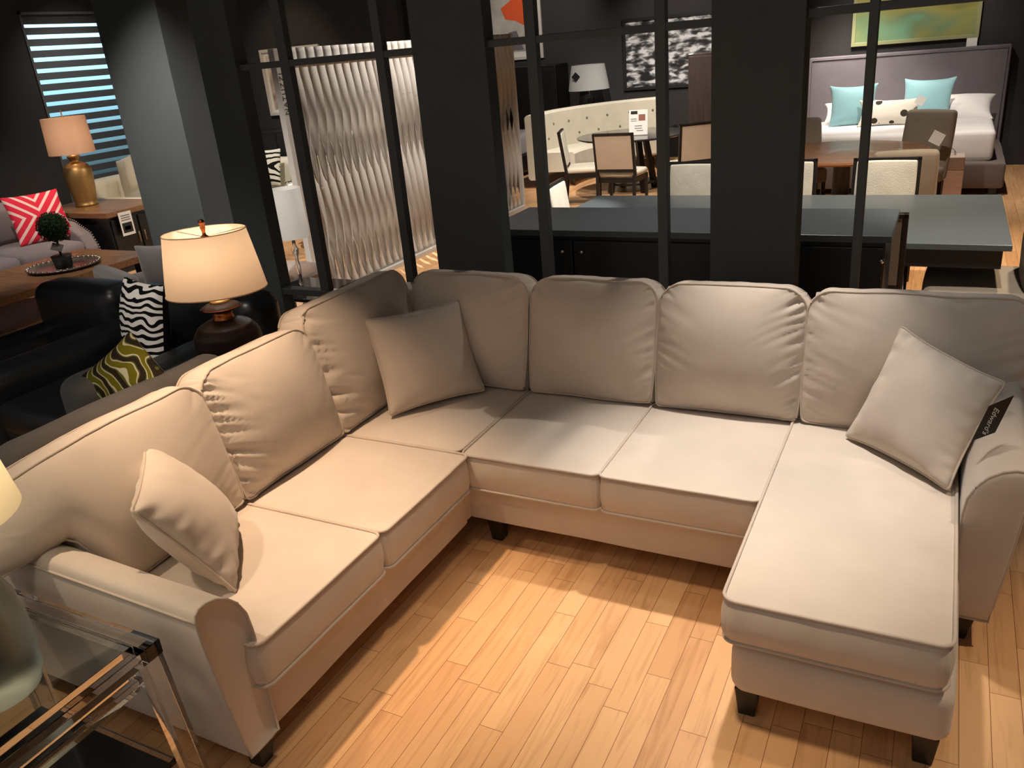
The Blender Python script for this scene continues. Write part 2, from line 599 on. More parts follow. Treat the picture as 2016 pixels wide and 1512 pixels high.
def cube_grid(nx, ny, nz, fn, mb=None, M=None):
    """welded surface of a subdivided cube, points fn(u, v, s) with u, v, s in -1..1"""
    idx = {}
    vs = []
    fs = []

    def P(i, j, k):
        key = (i, j, k)
        if key not in idx:
            idx[key] = len(vs)
            vs.append(Vector(fn(2 * i / nx - 1, 2 * j / ny - 1, 2 * k / nz - 1)))
        return idx[key]
    for i in range(nx):
        for j in range(ny):
            fs.append((P(i, j, 0), P(i, j + 1, 0), P(i + 1, j + 1, 0), P(i + 1, j, 0)))
            fs.append((P(i, j, nz), P(i + 1, j, nz), P(i + 1, j + 1, nz), P(i, j + 1, nz)))
    for i in range(nx):
        for k in range(nz):
            fs.append((P(i, 0, k), P(i + 1, 0, k), P(i + 1, 0, k + 1), P(i, 0, k + 1)))
            fs.append((P(i, ny, k), P(i, ny, k + 1), P(i + 1, ny, k + 1), P(i + 1, ny, k)))
    for j in range(ny):
        for k in range(nz):
            fs.append((P(0, j, k), P(0, j, k + 1), P(0, j + 1, k + 1), P(0, j + 1, k)))
            fs.append((P(nx, j, k), P(nx, j + 1, k), P(nx, j + 1, k + 1), P(nx, j, k + 1)))
    mb = mb or MB()
    mb.add(vs, fs, M)
    return mb


def rr(X, Y, a, b, r):
    """pull the corners of the rectangle a x b into arcs of radius r"""
    cx, cy_ = a - r, b - r
    dx, dy = abs(X) - cx, abs(Y) - cy_
    if dx > 0 and dy > 0:
        mxv = max(dx, dy)
        ln = math.hypot(dx, dy)
        dx, dy = dx * mxv / ln, dy * mxv / ln
        return math.copysign(cx + dx, X), math.copysign(cy_ + dy, Y)
    return X, Y


def empty(name, loc=(0, 0, 0), rz=0, label=None, cat=None, group=None):
    o = bpy.data.objects.new(name, None)
    C.objects.link(o)
    o.empty_display_size = 0.1
    o.location = loc
    o.rotation_euler = (0, 0, rz)
    tag(o, label, cat, group)
    return o


def tag(o, label=None, cat=None, group=None, kind=None):
    if label:
        o['label'] = label
    if cat:
        o['category'] = cat
    if group:
        o['group'] = group
    if kind:
        o['kind'] = kind
    return o


def copy_tree(o, parent=None):
    c = o.copy()
    C.objects.link(c)
    if parent:
        c.parent = parent
    for ch in [x for x in bpy.data.objects if x.parent == o]:
        copy_tree(ch, c)
    return c


def struct(mb, name, mat, **kw):
    o = mb.build(name, mat, **kw)
    o['kind'] = 'structure'
    return o


def Mx(loc, rz=0, rx=0, ry=0):
    return Matrix.Translation(loc) @ Matrix.Rotation(rz, 4, 'Z') @ Matrix.Rotation(ry, 4, 'Y') @ Matrix.Rotation(rx, 4, 'X')


def frame_matrix(o, ex, ey):
    """matrix with origin o, x along ex, y near ey"""
    ex = Vector(ex).normalized()
    ez = ex.cross(Vector(ey)).normalized()
    ey = ez.cross(ex)
    mt = Matrix((ex, ey, ez)).transposed().to_4x4()
    mt.translation = o
    return mt


def text_obj(body, size, mat, parent, M, name='lettering', ext=0.0006, shear=0.0, spacing=1.0):
    cu = bpy.data.curves.new(name, 'FONT')
    cu.body = body
    cu.size = size
    cu.extrude = ext
    cu.shear = shear
    cu.space_character = spacing
    cu.align_x = 'CENTER'
    cu.align_y = 'CENTER'
    t = bpy.data.objects.new(name, cu)
    C.objects.link(t)
    dg = bpy.context.evaluated_depsgraph_get()
    me = bpy.data.meshes.new_from_object(t.evaluated_get(dg))
    bpy.data.objects.remove(t)
    me.materials.clear()
    me.materials.append(mat)
    o = bpy.data.objects.new(name, me)
    C.objects.link(o)
    o.parent = parent
    o.matrix_local = M
    return o


# ------------------------------------------------------------------ the room
struct(MB().box(-12.5, 3.6, -2.0, 14.6, -0.1, 0.0), 'floor', floor_mat())
struct(MB().box(-12.5, 3.6, 0.6, 14.6, 3.9, 4.0), 'ceiling', WALL2)
struct(MB().box(-12.5, 3.6, 14.2, 14.35, 0, 3.9), 'wall_back', WALL2)
struct(MB().box(-2.45, 3.6, 12.75, 12.9, 0, 3.9), 'wall_bedroom', WALL2)
struct(MB().box(-10.65, -6.35, 9.5, 9.62, 0, 3.9), 'wall_middle', WALL2)
struct(MB().box(3.45, 3.6, -2, 12.75, 0, 3.9), 'wall_right', WALL2)

# left wall with the window cut out
WX = -10.5
wy0, wy1, wz0, wz1 = 7.25, 8.75, 0.35, 2.93
wl = MB()
wl.box(WX - 0.15, WX, -2, wy0, 0, 3.9)
wl.box(WX - 0.15, WX, wy1, 9.5, 0, 3.9)
wl.box(WX - 0.15, WX, wy0, wy1, 0, wz0)
wl.box(WX - 0.15, WX, wy0, wy1, wz1, 3.9)
struct(wl, 'wall_left', WALL2)
win = empty('window_1', (WX, 0, 0))
win['kind'] = 'structure'
daylight = emit_mat('daylight_beyond_glass', (150, 205, 225), 1.6)
_nt = daylight.node_tree
_tc = _nt.nodes.new('ShaderNodeTexCoord')
_sx = _nt.nodes.new('ShaderNodeSeparateXYZ')
_mr = _nt.nodes.new('ShaderNodeMapRange')     # bright sky above, dim street below
_mr.inputs['From Min'].default_value = 0.7
_mr.inputs['From Max'].default_value = 2.9
_mr.inputs['To Min'].default_value = 0.05
_mr.inputs['To Max'].default_value = 1.9
_pw = _nt.nodes.new('ShaderNodeMath')
_pw.operation = 'POWER'
_pw.inputs[1].default_value = 1.5
_nt.links.new(_tc.outputs['Object'], _sx.inputs[0])
_nt.links.new(_sx.outputs[2], _mr.inputs[0])
_nt.links.new(_mr.outputs[0], _pw.inputs[0])
_nt.links.new(_pw.outputs[0], _nt.nodes['Principled BSDF'].inputs['Emission Strength'])
wf = MB()
wf.box(-0.05, 0.02, wy0, wy0 + 0.03, wz0, wz1)
wf.box(-0.05, 0.02, wy1 - 0.03, wy1, wz0, wz1)
wf.box(-0.05, 0.02, wy0, wy1, wz1 - 0.03, wz1)
wf.box(-0.05, 0.02, wy0, wy1, wz0, wz0 + 0.03)
wf.build('window_frame', plain('grey_window_frame', (90, 92, 94), 0.5), win)
MB().box(-0.14, -0.13, wy0 + 0.03, wy1 - 0.03, wz0 + 0.03, wz1 - 0.03).build('window_pane', daylight, win)
bl = empty('window_blind', (WX, 0, 0), 0, 'dark horizontal slat blind over the window with daylight between slats', 'blind')
mbb = MB()
mbb.box(-0.08, -0.03, wy0 + 0.04, wy1 - 0.04, wz1 - 0.14, wz1 - 0.03)
mbb.build('headrail', plain('blind_headrail', (60, 60, 62), 0.5), bl)
NS = 17
for i in range(NS):
    z = wz1 - 0.22 - i * (wz1 - wz0 - 0.27) / NS
    tilt = -0.15
    Ms = Matrix.Translation((-0.055, 0, z)) @ Matrix.Rotation(math.radians(76), 4, 'Y')
    s = MB()
    s.box(-0.044, 0.044, wy0 + 0.05, wy1 - 0.05, -0.003, 0.003, Ms)
    s.build('slat', plain('blind_slat', (74, 78, 82), 0.6) if i == 0 else bpy.data.materials['blind_slat'], bl)

# free standing column and soffit
struct(MB().box(-5.78, -5.12, 4.6, 5.3, 0, 3.9), 'wall_column', WALL, bevel=0.004)
# divider wall: piers, header, rails
Y0, Y1 = 3.8, 3.9
struct(MB().box(-3.98, -3.695, Y0, Y1, 0, 3.9), 'wall_pier_left', WALL, bevel=0.003)
struct(MB().box(-2.48, -2.055, Y0, Y1, 0, 3.9), 'wall_pier_middle', WALL, bevel=0.003)
struct(MB().box(-0.94, -0.555, Y0 - 0.02, Y1 + 0.03, 0, 3.9), 'wall_pier_right', WALL, bevel=0.003)
struct(MB().box(-3.98, 1.6, Y0, Y1, 2.75, 3.9), 'wall_header', WALL)
BARM = plain('charcoal_painted_bar', (66, 69, 70), 0.5)
for i, (a, b_) in enumerate(((-3.385, -3.32), (-2.728, -2.675), (-1.845, -1.79), (-1.205, -1.155), (-0.322, -0.285))):
    struct(MB().box(a, b_, 3.82, 3.87, 0, 2.75), 'trim_%d' % (i + 1), BARM, bevel=0.003)
struct(MB().box(-3.695, -2.48, 3.825, 3.865, 2.005, 2.04), 'trim_6', BARM, bevel=0.003)
struct(MB().box(-3.695, -2.48, 3.81, 3.88, 0.66, 0.70), 'trim_7', BARM, bevel=0.003)
struct(MB().box(-2.055, -0.94, 3.825, 3.865, 2.005, 2.04), 'trim_8', BARM, bevel=0.003)
struct(MB().box(-0.555, 1.6, 3.825, 3.865, 2.005, 2.04), 'trim_9', BARM, bevel=0.003)

# ------------------------------------------------------------------ the sectional sofa
sofa = empty('sectional_sofa', (0, 0, 0), 0,
             'greige U-shaped sectional sofa with welted cushions, flared arms and a chaise on the right', 'sofa')
ZB = 0.11     # underside of the base
ZS = 0.30     # top of the base, underside of the seat cushions
ZC = 0.455    # top of the seat cushions


def soft_box(x0, x1, y0, y1, z0, z1, r=0.02, n=(10, 10, 6), puff=0.0, amp=0.003, freq=3.0):
    a, b, h = (x1 - x0) / 2, (y1 - y0) / 2, (z1 - z0) / 2
    c = Vector(((x0 + x1) / 2, (y0 + y1) / 2, (z0 + z1) / 2))

    def warp(t, half, cells):
        i = (t + 1) / 2 * cells
        k = 3 if cells >= 10 else (2 if cells >= 5 else 1)
        e = min(r, half * 0.95)
        if i <= k:
            return -half + e * i / k
        if i >= cells - k:
            return half - e * (cells - i) / k
        return -half + e + (2 * half - 2 * e) * (i - k) / (cells - 2 * k)

    def fn(u, v, s):
        p = Vector((warp(u, a, n[0]), warp(v, b, n[1]), warp(s, h, n[2])))
        q = Vector((max(-(a - r), min(a - r, p.x)), max(-(b - r), min(b - r, p.y)), max(-(h - r), min(h - r, p.z))))
        d = p - q
        if d.length > 1e-9:
            mxc = max(abs(d.x), abs(d.y), abs(d.z))
            d = d.normalized() * mxc
        nrm = d.normalized() if d.length > 1e-9 else Vector((0, 0, 1))
        p = q + d
        U, V, W = p.x / a, p.y / b, p.z / h
        if abs(s) == 1:
            p.z += math.copysign(puff * (1 - U * U) * (1 - V * V), s)
        if abs(v) == 1:
            p.y += math.copysign(puff * (1 - U * U) * (1 - W * W), v)
        if abs(u) == 1:
            p.x += math.copysign(puff * (1 - V * V) * (1 - W * W), u)
        w = c + p
        return w + nrm * noise.noise(w * freq) * amp
    return cube_grid(n[0], n[1], n[2], fn)


# bases (each module its own upholstered plinth)
soft_box(-2.45, -1.675, 1.30, 2.56, ZB, ZS, 0.018, (30, 40, 10), 0.0).build('base_panel', SOFA, sofa, True)
soft_box(-2.45, -1.685, 2.565, 3.42, ZB, ZS - 0.002, 0.018, (40, 30, 10), 0.0).build('base_panel', SOFA, sofa, True)
soft_box(-1.70, -0.445, 2.60, 3.42, ZB, ZS, 0.018, (40, 30, 10), 0.0).build('base_panel', SOFA, sofa, True)
soft_box(-0.425, 0.178, 1.975, 3.42, ZB, ZS - 0.006, 0.045, (30, 50, 16), 0.008).build('base_panel', SOFA, sofa, True)


def seat_cushion(x0, x1, y0, y1, z0=ZS, z1=ZC, r=0.035, crown=0.022, bulge=0.012, skew=0.0):
    a, b = (x1 - x0) / 2, (y1 - y0) / 2
    cx, cy_ = (x0 + x1) / 2, (y0 + y1) / 2
    h = z1 - z0

    def fn(u, v, s):
        uu = math.copysign(1 - (1 - abs(u)) ** 1.5, u)
        vv = math.copysign(1 - (1 - abs(v)) ** 1.5, v)
        X, Y = rr(uu * a, vv * b, a, b, r)
        z = z0 + h * (s + 1) / 2
        w = Vector((cx + X, cy_ + Y, z))
        if s >= 1:
            k = (1 - abs(uu) ** 3.5) * (1 - abs(vv) ** 3.5)
            w.z += crown * k + 0.004 * noise.noise(w * 5) * k
        elif s > -1:
            side = math.cos(s * PI / 2)
            bb = bulge * side
            if abs(u) == 1:
                w.x += math.copysign(bb * 0.6, u)
            if abs(v) == 1:
                w.y += math.copysign(bb, v)
                w.y += 0.004 * side * noise.noise(Vector((w.x * 14, 0, w.z * 10)))
            if abs(u) == 1:
                w.x += 0.004 * side * noise.noise(Vector((w.y * 14, 3, w.z * 10)))
        return w
    o = cube_grid(44, 44, 10, fn).build('seat_cushion', SOFA, sofa, True)
    for s, zz in ((1, z1), (-1, z0 + 0.006)):
        path = []
        n = 30
        for i in range(n):
            path.append(fn(-1 + 2 * i / n, -1, s))
        for i in range(n):
            path.append(fn(1, -1 + 2 * i / n, s))
        for i in range(n):
            path.append(fn(1 - 2 * i / n, 1, s))
        for i in range(n):
            path.append(fn(-1, 1 - 2 * i / n, s))
        pts = []
        for i, p in enumerate(path):
            d = Vector((p.x - cx, p.y - cy_, 0))
            d = Vector((d.x / a, d.y / b, 0)).normalized() * 0.0045
            pts.append(Vector((p.x, p.y, zz + 0.0025 * s + 0.0015 * noise.noise(p * 9))) + d)
        MB().tube(pts, 0.0055, True, 8).build('seat_piping', PIPE, o, True)
    return o


seat_cushion(-2.30, -1.635, 1.30, 1.925)
seat_cushion(-2.30, -1.630, 1.935, 2.545)
seat_cushion(-2.30, -1.685, 2.56, 3.25, crown=0.016)
seat_cushion(-1.665, -1.062, 2.545, 3.25)
seat_cushion(-1.056, -0.452, 2.545, 3.25)
seat_cushion(-0.445, 0.150, 1.965, 3.25, z0=ZS + 0.015, z1=ZC + 0.008, r=0.04, crown=0.02, bulge=0.02)
# upholstered gap filler at the inner corner
soft_box(-1.72, -1.655, 2.56, 2.66, 0.28, ZC - 0.02, 0.01, (6, 8, 6)).build('corner_panel', SOFA, sofa, True)

# back frames
soft_box(-2.64, -2.44, 1.24, 3.60, ZB, 0.80, 0.04, (10, 60, 20)).build('back_frame', SOFA, sofa, True)
soft_box(-2.60, 0.36, 3.42, 3.61, ZB, 0.86, 0.04, (60, 10, 20)).build('back_frame', SOFA, sofa, True)


def back_cushion(w, h, M, seed=0, tb=0.075, bulge=0.085, rt=0.09, rb=0.018, wrl=1.0, wr_side=(1, 1), sag=0.0, lift=0.0):
    """loose back cushion: x along the sofa, z up, front at -y; origin at bottom centre of the front seam"""
    a, hh = w / 2, h / 2
    so = Vector((seed * 3.7, seed * 1.3, seed * 5.1))

    def outline(u, s):
        uu = math.copysign(1 - (1 - abs(u)) ** 1.35, u)
        ss = math.copysign(1 - (1 - abs(s)) ** 1.35, s)
        X, Z = rr(uu * a, ss * hh, a, hh, rt if s > 0 else rb)
        # sides swell a little, lower corners tuck in
        X *= 1 + 0.018 * (1 - ss * ss) - 0.02 * (ss < 0) * ss * ss
        Z += 0.006 * noise.noise(Vector((X * 5, seed * 2.2, 1.0))) + ((-sag * uu if uu * sag > 0 else 0) * (ss + 1) / 2)
        if lift and uu < -0.12:
            t_ = min(1.0, (-0.12 - uu) / 0.30)
            t_ = t_ * t_ * (3 - 2 * t_)
            Z += lift * t_ * (1 - ss) / 2
        return X, Z + hh, uu, ss

    def fn(u, v, s):
        X, Z, uu, ss = outline(u, s)
        e = (max(0, 1 - abs(uu) ** 2.2) * max(0, 1 - abs(ss) ** 2.2)) ** 0.75
        y = v * tb
        if v <= -1:
            y = -tb - bulge * e * (1 + 0.12 * noise.noise(Vector((X * 3, 0, Z * 3)) + so))
            # pull folds running in from the side seams
            for sd, k in ((-1, wr_side[0]), (1, wr_side[1])):
                dd = 1 - sd * uu
                if dd < 0.9 and k > 0:
                    msk = math.exp(-dd / 0.22) * min(1, dd / 0.05)
                    nn = noise.noise(Vector((dd * 1.2, seed * 7.7 + sd, Z * 25 + dd * 4)))
                    nn = -abs(nn) * 2 + 0.5
                    y -= 0.012 * k * wrl * msk * nn
            ddt = 1 - ss
            if ddt < 0.6:
                nn = noise.noise(Vector((X * 11 + seed, ddt * 1.5, 4)))
                y -= 0.007 * wrl * math.exp(-ddt / 0.15) * min(1, ddt / 0.05) * nn
        elif v >= 1:
            y = tb + bulge * 0.5 * e
        else:
            # boxed border swells outward
            k = 0.014 * math.cos(v * PI / 2)
            if abs(s) >= 1:
                Z += math.copysign(k, s) + 0.004 * noise.noise(Vector((X * 16, v, seed))) * math.cos(v * PI / 2)
            if abs(u) >= 1:
                X += math.copysign(k, u) + 0.004 * noise.noise(Vector((Z * 16, v, seed))) * math.cos(v * PI / 2)
        return Vector((X, y, Z))
    o = cube_grid(56, 8, 56, fn).build('back_cushion', SOFA, sofa, True, M=M)
    for vv in (-1, 1):
        path = []
        n = 36
        for i in range(n):
            path.append(fn(-1 + 2 * i / n, vv, -1))
        for i in range(n):
            path.append(fn(1, vv, -1 + 2 * i / n))
        for i in range(n):
            path.append(fn(1 - 2 * i / n, vv, 1))
        for i in range(n):
            path.append(fn(-1, vv, 1 - 2 * i / n))
        pts = []
        for p in path:
            d = Vector((p.x / a, 0, (p.z - hh) / hh)).normalized() * 0.003
            pts.append(Vector((p.x, p.y, p.z)) + d)
        MB().tube(pts, 0.0045, True, 7, M=M).build('cushion_piping', PIPE, o, True)
    return o


LEAN = math.radians(-13)
BH = 0.535
ZQ = ZC + 0.005


def long_back(x0, x1, seed, h=BH, **kw):
    back_cushion(x1 - x0, h, Mx(((x0 + x1) / 2, 3.275, ZQ), 0, LEAN), seed, **kw)


def left_back(y0, y1, seed, h=BH, **kw):
    back_cushion(y1 - y0, h, Mx((-2.335, (y0 + y1) / 2, ZQ), PI / 2, LEAN), seed, **kw)


long_back(-2.32, -1.685, 1, wr_side=(0.2, 1))
long_back(-1.655, -1.055, 2, wr_side=(0.4, 1))
long_back(-1.035, -0.432, 3, wr_side=(1, 1.6))
long_back(-0.42, 0.36, 4, wr_side=(1.3, 1.2))
left_back(2.53, 3.30, 5, h=0.565, wr_side=(2.6, 0.2))
left_back(1.925, 2.54, 6, h=0.512, wr_side=(2.6, 0.4))
left_back(0.98, 1.92, 7, h=0.500, wr_side=(1.2, 0.3), sag=-0.05, lift=0.235)

# flared arms: profile (u outward from the inner face, z)
ARM = [(0.0, 0.11), (0.0, 0.40), (0.003, 0.50), (0.010, 0.56), (0.030, 0.608), (0.060, 0.645), (0.095, 0.669),
       (0.130, 0.680), (0.155, 0.679), (0.169, 0.668), (0.174, 0.645), (0.171, 0.575), (0.148, 0.345), (0.118, 0.11)]


def arm(fn, L0, L1, rise):
    n = 26
    poly = ARM
    k = len(poly)
    vs, fs = [], []
    for i in range(n + 1):
        t = i / n
        for a, z in poly:
            zz = z + rise * t * max(0, (z - 0.3) / 0.36)
            if i == 0:
                # front panel is slightly domed
                pass
            vs.append(fn(a, L0 + (L1 - L0) * t, zz + 0.002 * noise.noise(Vector((a * 6, t * 9, z * 6)))))
    for i in range(n):
        for j in range(k):
            j2 = (j + 1) % k
            fs.append((i * k + j, i * k + j2, (i + 1) * k + j2, (i + 1) * k + j))
    fs.append(tuple(n * k + j for j in range(k)))
    body = MB()
    body.add(vs, fs)
    o = body.build('arm', SOFA, sofa, True, auto=48)
    # front panel, inset and softly domed
    ca = sum(a for a, z in poly) / k
    cz = sum(z for a, z in poly) / k
    pv = []
    rings = [(1.0, 0.0), (0.97, -0.008), (0.88, -0.013), (0.6, -0.016), (0.25, -0.017)]
    for q, off in rings:
        for a, z in poly:
            pv.append(fn(ca + (a - ca) * q, L0 + off, cz + (z - cz) * q))
    pf = []
    for i in range(len(rings) - 1):
        for j in range(k):
            j2 = (j + 1) % k
            pf.append((i * k + j, i * k + j2, (i + 1) * k + j2, (i + 1) * k + j))
    pf.append(tuple((len(rings) - 1) * k + j for j in range(k)))
    pm = MB()
    pm.add(pv, pf)
    pm.build('front_panel', SOFA, o, True)
    pts = [fn(a, L0 - 0.003, z) for a, z in poly]
    fine = []
    for i in range(k):
        p, q = Vector(pts[i]), Vector(pts[(i + 1) % k])
        for t in range(4):
            fine.append(p.lerp(q, t / 4))
    MB().tube(fine, 0.005, True, 7).build('arm_piping', PIPE, o, True)
    # welt along the outer top edge
    pts = [fn(0.175, L0 + (L1 - L0) * t / 20, 0.648 + rise * (t / 20) * 0.9) for t in range(21)]
    MB().tube(pts, 0.0045, False, 7).build('arm_piping', PIPE, o, True)
    return o


arm(lambda a, l, z: Vector((l, 1.326 - a, z)), -1.66, -2.86, 0.05)
arm(lambda a, l, z: Vector((0.165 + a, l, z)), 2.60, 3.60, 0.06)


def leg(cx, cy_, dx=0, dy=0, w=0.036):
    MB().frustum(cx, cy_, 0.0, w * 0.72, w * 0.72, ZB + 0.005, w, w, dx, dy).build('leg', LEGM, sofa, bevel=0.004)


leg(-0.378, 2.035, 0.0, 0.006)
leg(0.118, 2.035, 0.0, 0.006)
leg(0.215, 2.645, -0.012, 0.004)
leg(-1.585, 2.655, 0, 0)
leg(-1.715, 1.285, -0.008, 0.0)
leg(-2.55, 1.285)
leg(-2.55, 3.5)
leg(0.22, 3.5)


# ------------------------------------------------------------------ throw pillows
def pillow_fn(a, b, T, seed=0, pinch=0.07, wr=1.0):
    def fn(u, v, s):
        uu = math.copysign(1 - (1 - abs(u)) ** 1.25, u)
        vv = math.copysign(1 - (1 - abs(v)) ** 1.25, v)
        X = a * uu * (1 - pinch * (1 - abs(vv) ** 2.5))
        Y = b * vv * (1 - pinch * (1 - abs(uu) ** 2.5))
        X, Y = rr(X, Y, a, b, 0.018)
        e = max(0, (1 - abs(uu) ** 2.4)) * max(0, (1 - abs(vv) ** 2.4))
        z = s * (T * e ** 0.55 + 0.003)
        # gathers along the seams
        for q, d, t in ((0, 1 - abs(uu), Y), (1, 1 - abs(vv), X)):
            mk = math.exp(-d / 0.16) * min(1, d / 0.05)
            nn = noise.noise(Vector((t * 26, seed * 3.1 + q + math.copysign(5, uu if q == 0 else vv), s * 2 + d * 2)))
            z += s * 0.010 * wr * mk * nn
        z += s * 0.006 * noise.noise(Vector((X * 6, Y * 6, seed + s)))
        return Vector((X, Y, z))
    return fn


def pillow(name, M, a, b, T, mat, pipe_mat, seed, label, group=None, pinch=0.07, wr=1.0, n=44, back=None, quad=None):
    fn = pillow_fn(a, b, T, seed, pinch, wr)
    if quad:
        # quad: world corners bl, br, tr, tl of the seam
        P4 = [Vector(q) for q in quad]
        cen_ = sum(P4, Vector()) / 4
        M = frame_matrix(cen_, P4[1] + P4[2] - P4[0] - P4[3], P4[2] + P4[3] - P4[0] - P4[1])
        inv = M.inverted()
        L4 = [inv @ q for q in P4]
        fn0 = fn

        def fn(u, v, s):
            p = fn0(u, v, s)
            U, V = (p.x / a + 1) / 2, (p.y / b + 1) / 2
            q = (L4[0] * (1 - U) + L4[1] * U) * (1 - V) + (L4[3] * (1 - U) + L4[2] * U) * V
            return Vector((q.x, q.y, q.z + p.z))
    root = empty(name, (0, 0, 0), 0, label, 'pillow', group)
    root.matrix_world = M
    mb = MB()
    if back is None:
        cube_grid(n, n, 1, fn, mb)
        mb.build('cover', mat, root, True)
    else:
        for s, mt, nm in ((1, mat, 'cover'), (-1, back, 'back_cover')):
            vs = [fn(2 * i / n - 1, 2 * j / n - 1, s) for i in range(n + 1) for j in range(n + 1)]
            fs = [(i * (n + 1) + j, (i + 1) * (n + 1) + j, (i + 1) * (n + 1) + j + 1, i * (n + 1) + j + 1) for i in range(n) for j in range(n)]
            MB().add(vs, fs).build(nm, mt, root, True)
    if pipe_mat:
        path = []
        k = 30
        for i in range(k):
            path.append(fn(-1 + 2 * i / k, -1, 0.001))
        for i in range(k):
            path.append(fn(1, -1 + 2 * i / k, 0.001))
        for i in range(k):
            path.append(fn(1 - 2 * i / k, 1, 0.001))
        for i in range(k):
            path.append(fn(-1, 1 - 2 * i / k, 0.001))
        MB().tube([Vector((p.x * 1.008, p.y * 1.008, p.z)) for p in path], 0.005, True, 7).build('piping', pipe_mat, root, True)
    return root


def pillow_at(bl_, br_, lean_deg, size, zup=True):
    """frame for a pillow standing on the edge bl-br; leans back by lean_deg; face +z towards the right-hand normal"""
    bl_, br_ = Vector(bl_), Vector(br_)
    ex = (br_ - bl_).normalized()
    nrm = ex.cross(Vector((0, 0, 1))).normalized()       # horizontal, facing the viewer side
    t = math.radians(lean_deg)
    up = Vector((0, 0, 1)) * math.cos(t) - nrm * math.sin(t)
    c = (bl_ + br_) / 2 + up * size / 2
    return frame_matrix(c, ex, up)


PS = 0.235
ZP = 0.487
pillow('throw_pillow', None, PS, PS, 0.085, SOFA_P, PIPE, 1,
       'greige square throw pillow leaning in the corner of the sectional', wr=0.8,
       quad=[(-2.145, 2.734, ZP), (-1.857, 3.115, ZP), (-2.015, 3.235, 0.895), (-2.295, 2.835, 0.905)])
pillow('throw_pillow', None, PS, PS, 0.085, SOFA_P, PIPE, 2,
       'pale greige throw pillow with a black tag beside the right arm', wr=1.5,
       quad=[(-0.232, 3.090, ZP), (0.126, 2.770, ZP), (0.268, 3.04, 0.785), (-0.078, 3.225, 0.905)])
pillow('throw_pillow', None, PS, PS, 0.095, SOFA_P, PIPE, 3,
       'greige throw pillow leaning on the left arm beside the acrylic table', wr=2.0,
       quad=[(-2.20, 1.80, 0.49), (-1.865, 1.46, 0.48), (-1.995, 1.285, 0.855), (-2.325, 1.615, 0.860)])

# hang tag of the right pillow
tg = empty('hang_tag', (0, 0, 0), 0, 'black folded store tag with white script hanging from the right pillow', 'tag')
TM = frame_matrix((0.222, 2.765, 0.775), (-0.25, 0.02, -0.97), (0.80, 0.45, -0.10))
tg.matrix_world = TM
MB().prism([(-0.085, 0.034), (-0.04, -0.03), (0.095, -0.03), (0.055, 0.034)], -0.001, 0.001, lambda a, b_, h: Vector((a, b_, h))).build('card', TAGM, tg)
text_obj("Edward's", 0.028, PAPER, tg, Matrix.Translation((0.012, 0, 0.0015)), 'lettering', 0.0004, 0.5)


# ------------------------------------------------------------------ acrylic side table, lower left
at_ = empty('side_table', (-2.12, 0.85, 0), 0, 'clear acrylic and glass side table in the lower left corner by the sofa arm', 'table')
X0, X1, YA, YB = -0.34, 0.35, -0.33, 0.26
TH = 0.60
fr = MB()
fr.box(X0, X1, YB - 0.05, YB, TH - 0.045, TH)
fr.box(X0, X1, YA, YA + 0.05, TH - 0.045, TH)
fr.box(X1 - 0.05, X1, YA + 0.05, YB - 0.05, TH - 0.045, TH)
fr.box(X0, X0 + 0.05, YA + 0.05, YB - 0.05, TH - 0.045, TH)
fr.build('table_frame', ACRYL, at_, bevel=0.002)
MB().box(X0 + 0.052, X1 - 0.052, YA + 0.052, YB - 0.052, TH - 0.012, TH - 0.002).build('glass_top', GLASS, at_, bevel=0.001)
MB().box(X0 + 0.05, X1 - 0.05, YA + 0.05, YB - 0.05, 0.16, 0.172).build('shelf', plain('black_glass_shelf', (14, 15, 18), 0.1), at_)
for sx_ in (0, 1):
    for sy_ in (0, 1):
        lx = (X0 + 0.03, X1 - 0.03)[sx_]
        ly = (YA + 0.03, YB - 0.03)[sy_]
        l_ = MB().frustum(lx, ly, 0, 0.026, 0.026, TH - 0.046, 0.028, 0.028, 0.035 * (sx_ * 2 - 1), 0.02 * (sy_ * 2 - 1))
        l_.build('leg', ACRYL, at_, bevel=0.002)
MB().box(X1 - 0.055, X1 - 0.015, YA + 0.07, YB - 0.07, 0.485, 0.52).build('stretcher', ACRYL, at_, bevel=0.002)
MB().box(X0 + 0.07, X1 - 0.07, YB - 0.055, YB - 0.02, 0.135, 0.159).build('stretcher', ACRYL, at_, bevel=0.002)

gl = empty('table_lamp', (-2.005, 0.80, TH + 0.001), 0, 'seeded glass jug lamp with cream shade on the acrylic side table', 'lamp')
prof = [(0.02, 0.0), (0.085, 0.0), (0.106, 0.012), (0.118, 0.05), (0.122, 0.12), (0.120, 0.20), (0.112, 0.26), (0.095, 0.305), (0.060, 0.330), (0.032, 0.338), (0.030, 0.37)]
MB().lathe(prof, 48).build('lamp_base', FROST, gl, True)
MB().tube([(0, 0, 0.37), (0, 0, 0.60)], 0.008, n=10).build('stem', CHROME, gl, True)
CREAM_SH = shade_mat('cream_lamp_shade', (236, 218, 180), 0.45)
MB().lathe([(0.195, 0.50), (0.155, 0.75)], 48, cap=False).build('lamp_shade', CREAM_SH, gl, True)

pd3 = bpy.data.lights.new('bulb_light', 'POINT')
pd3.energy = 2.2
pd3.color = (1.0, 0.90, 0.72)
pd3.shadow_soft_size = 0.05
po3 = bpy.data.objects.new('bulb_light', pd3)
C.objects.link(po3)
po3.location = (-2.005, 0.80, TH + 0.63)

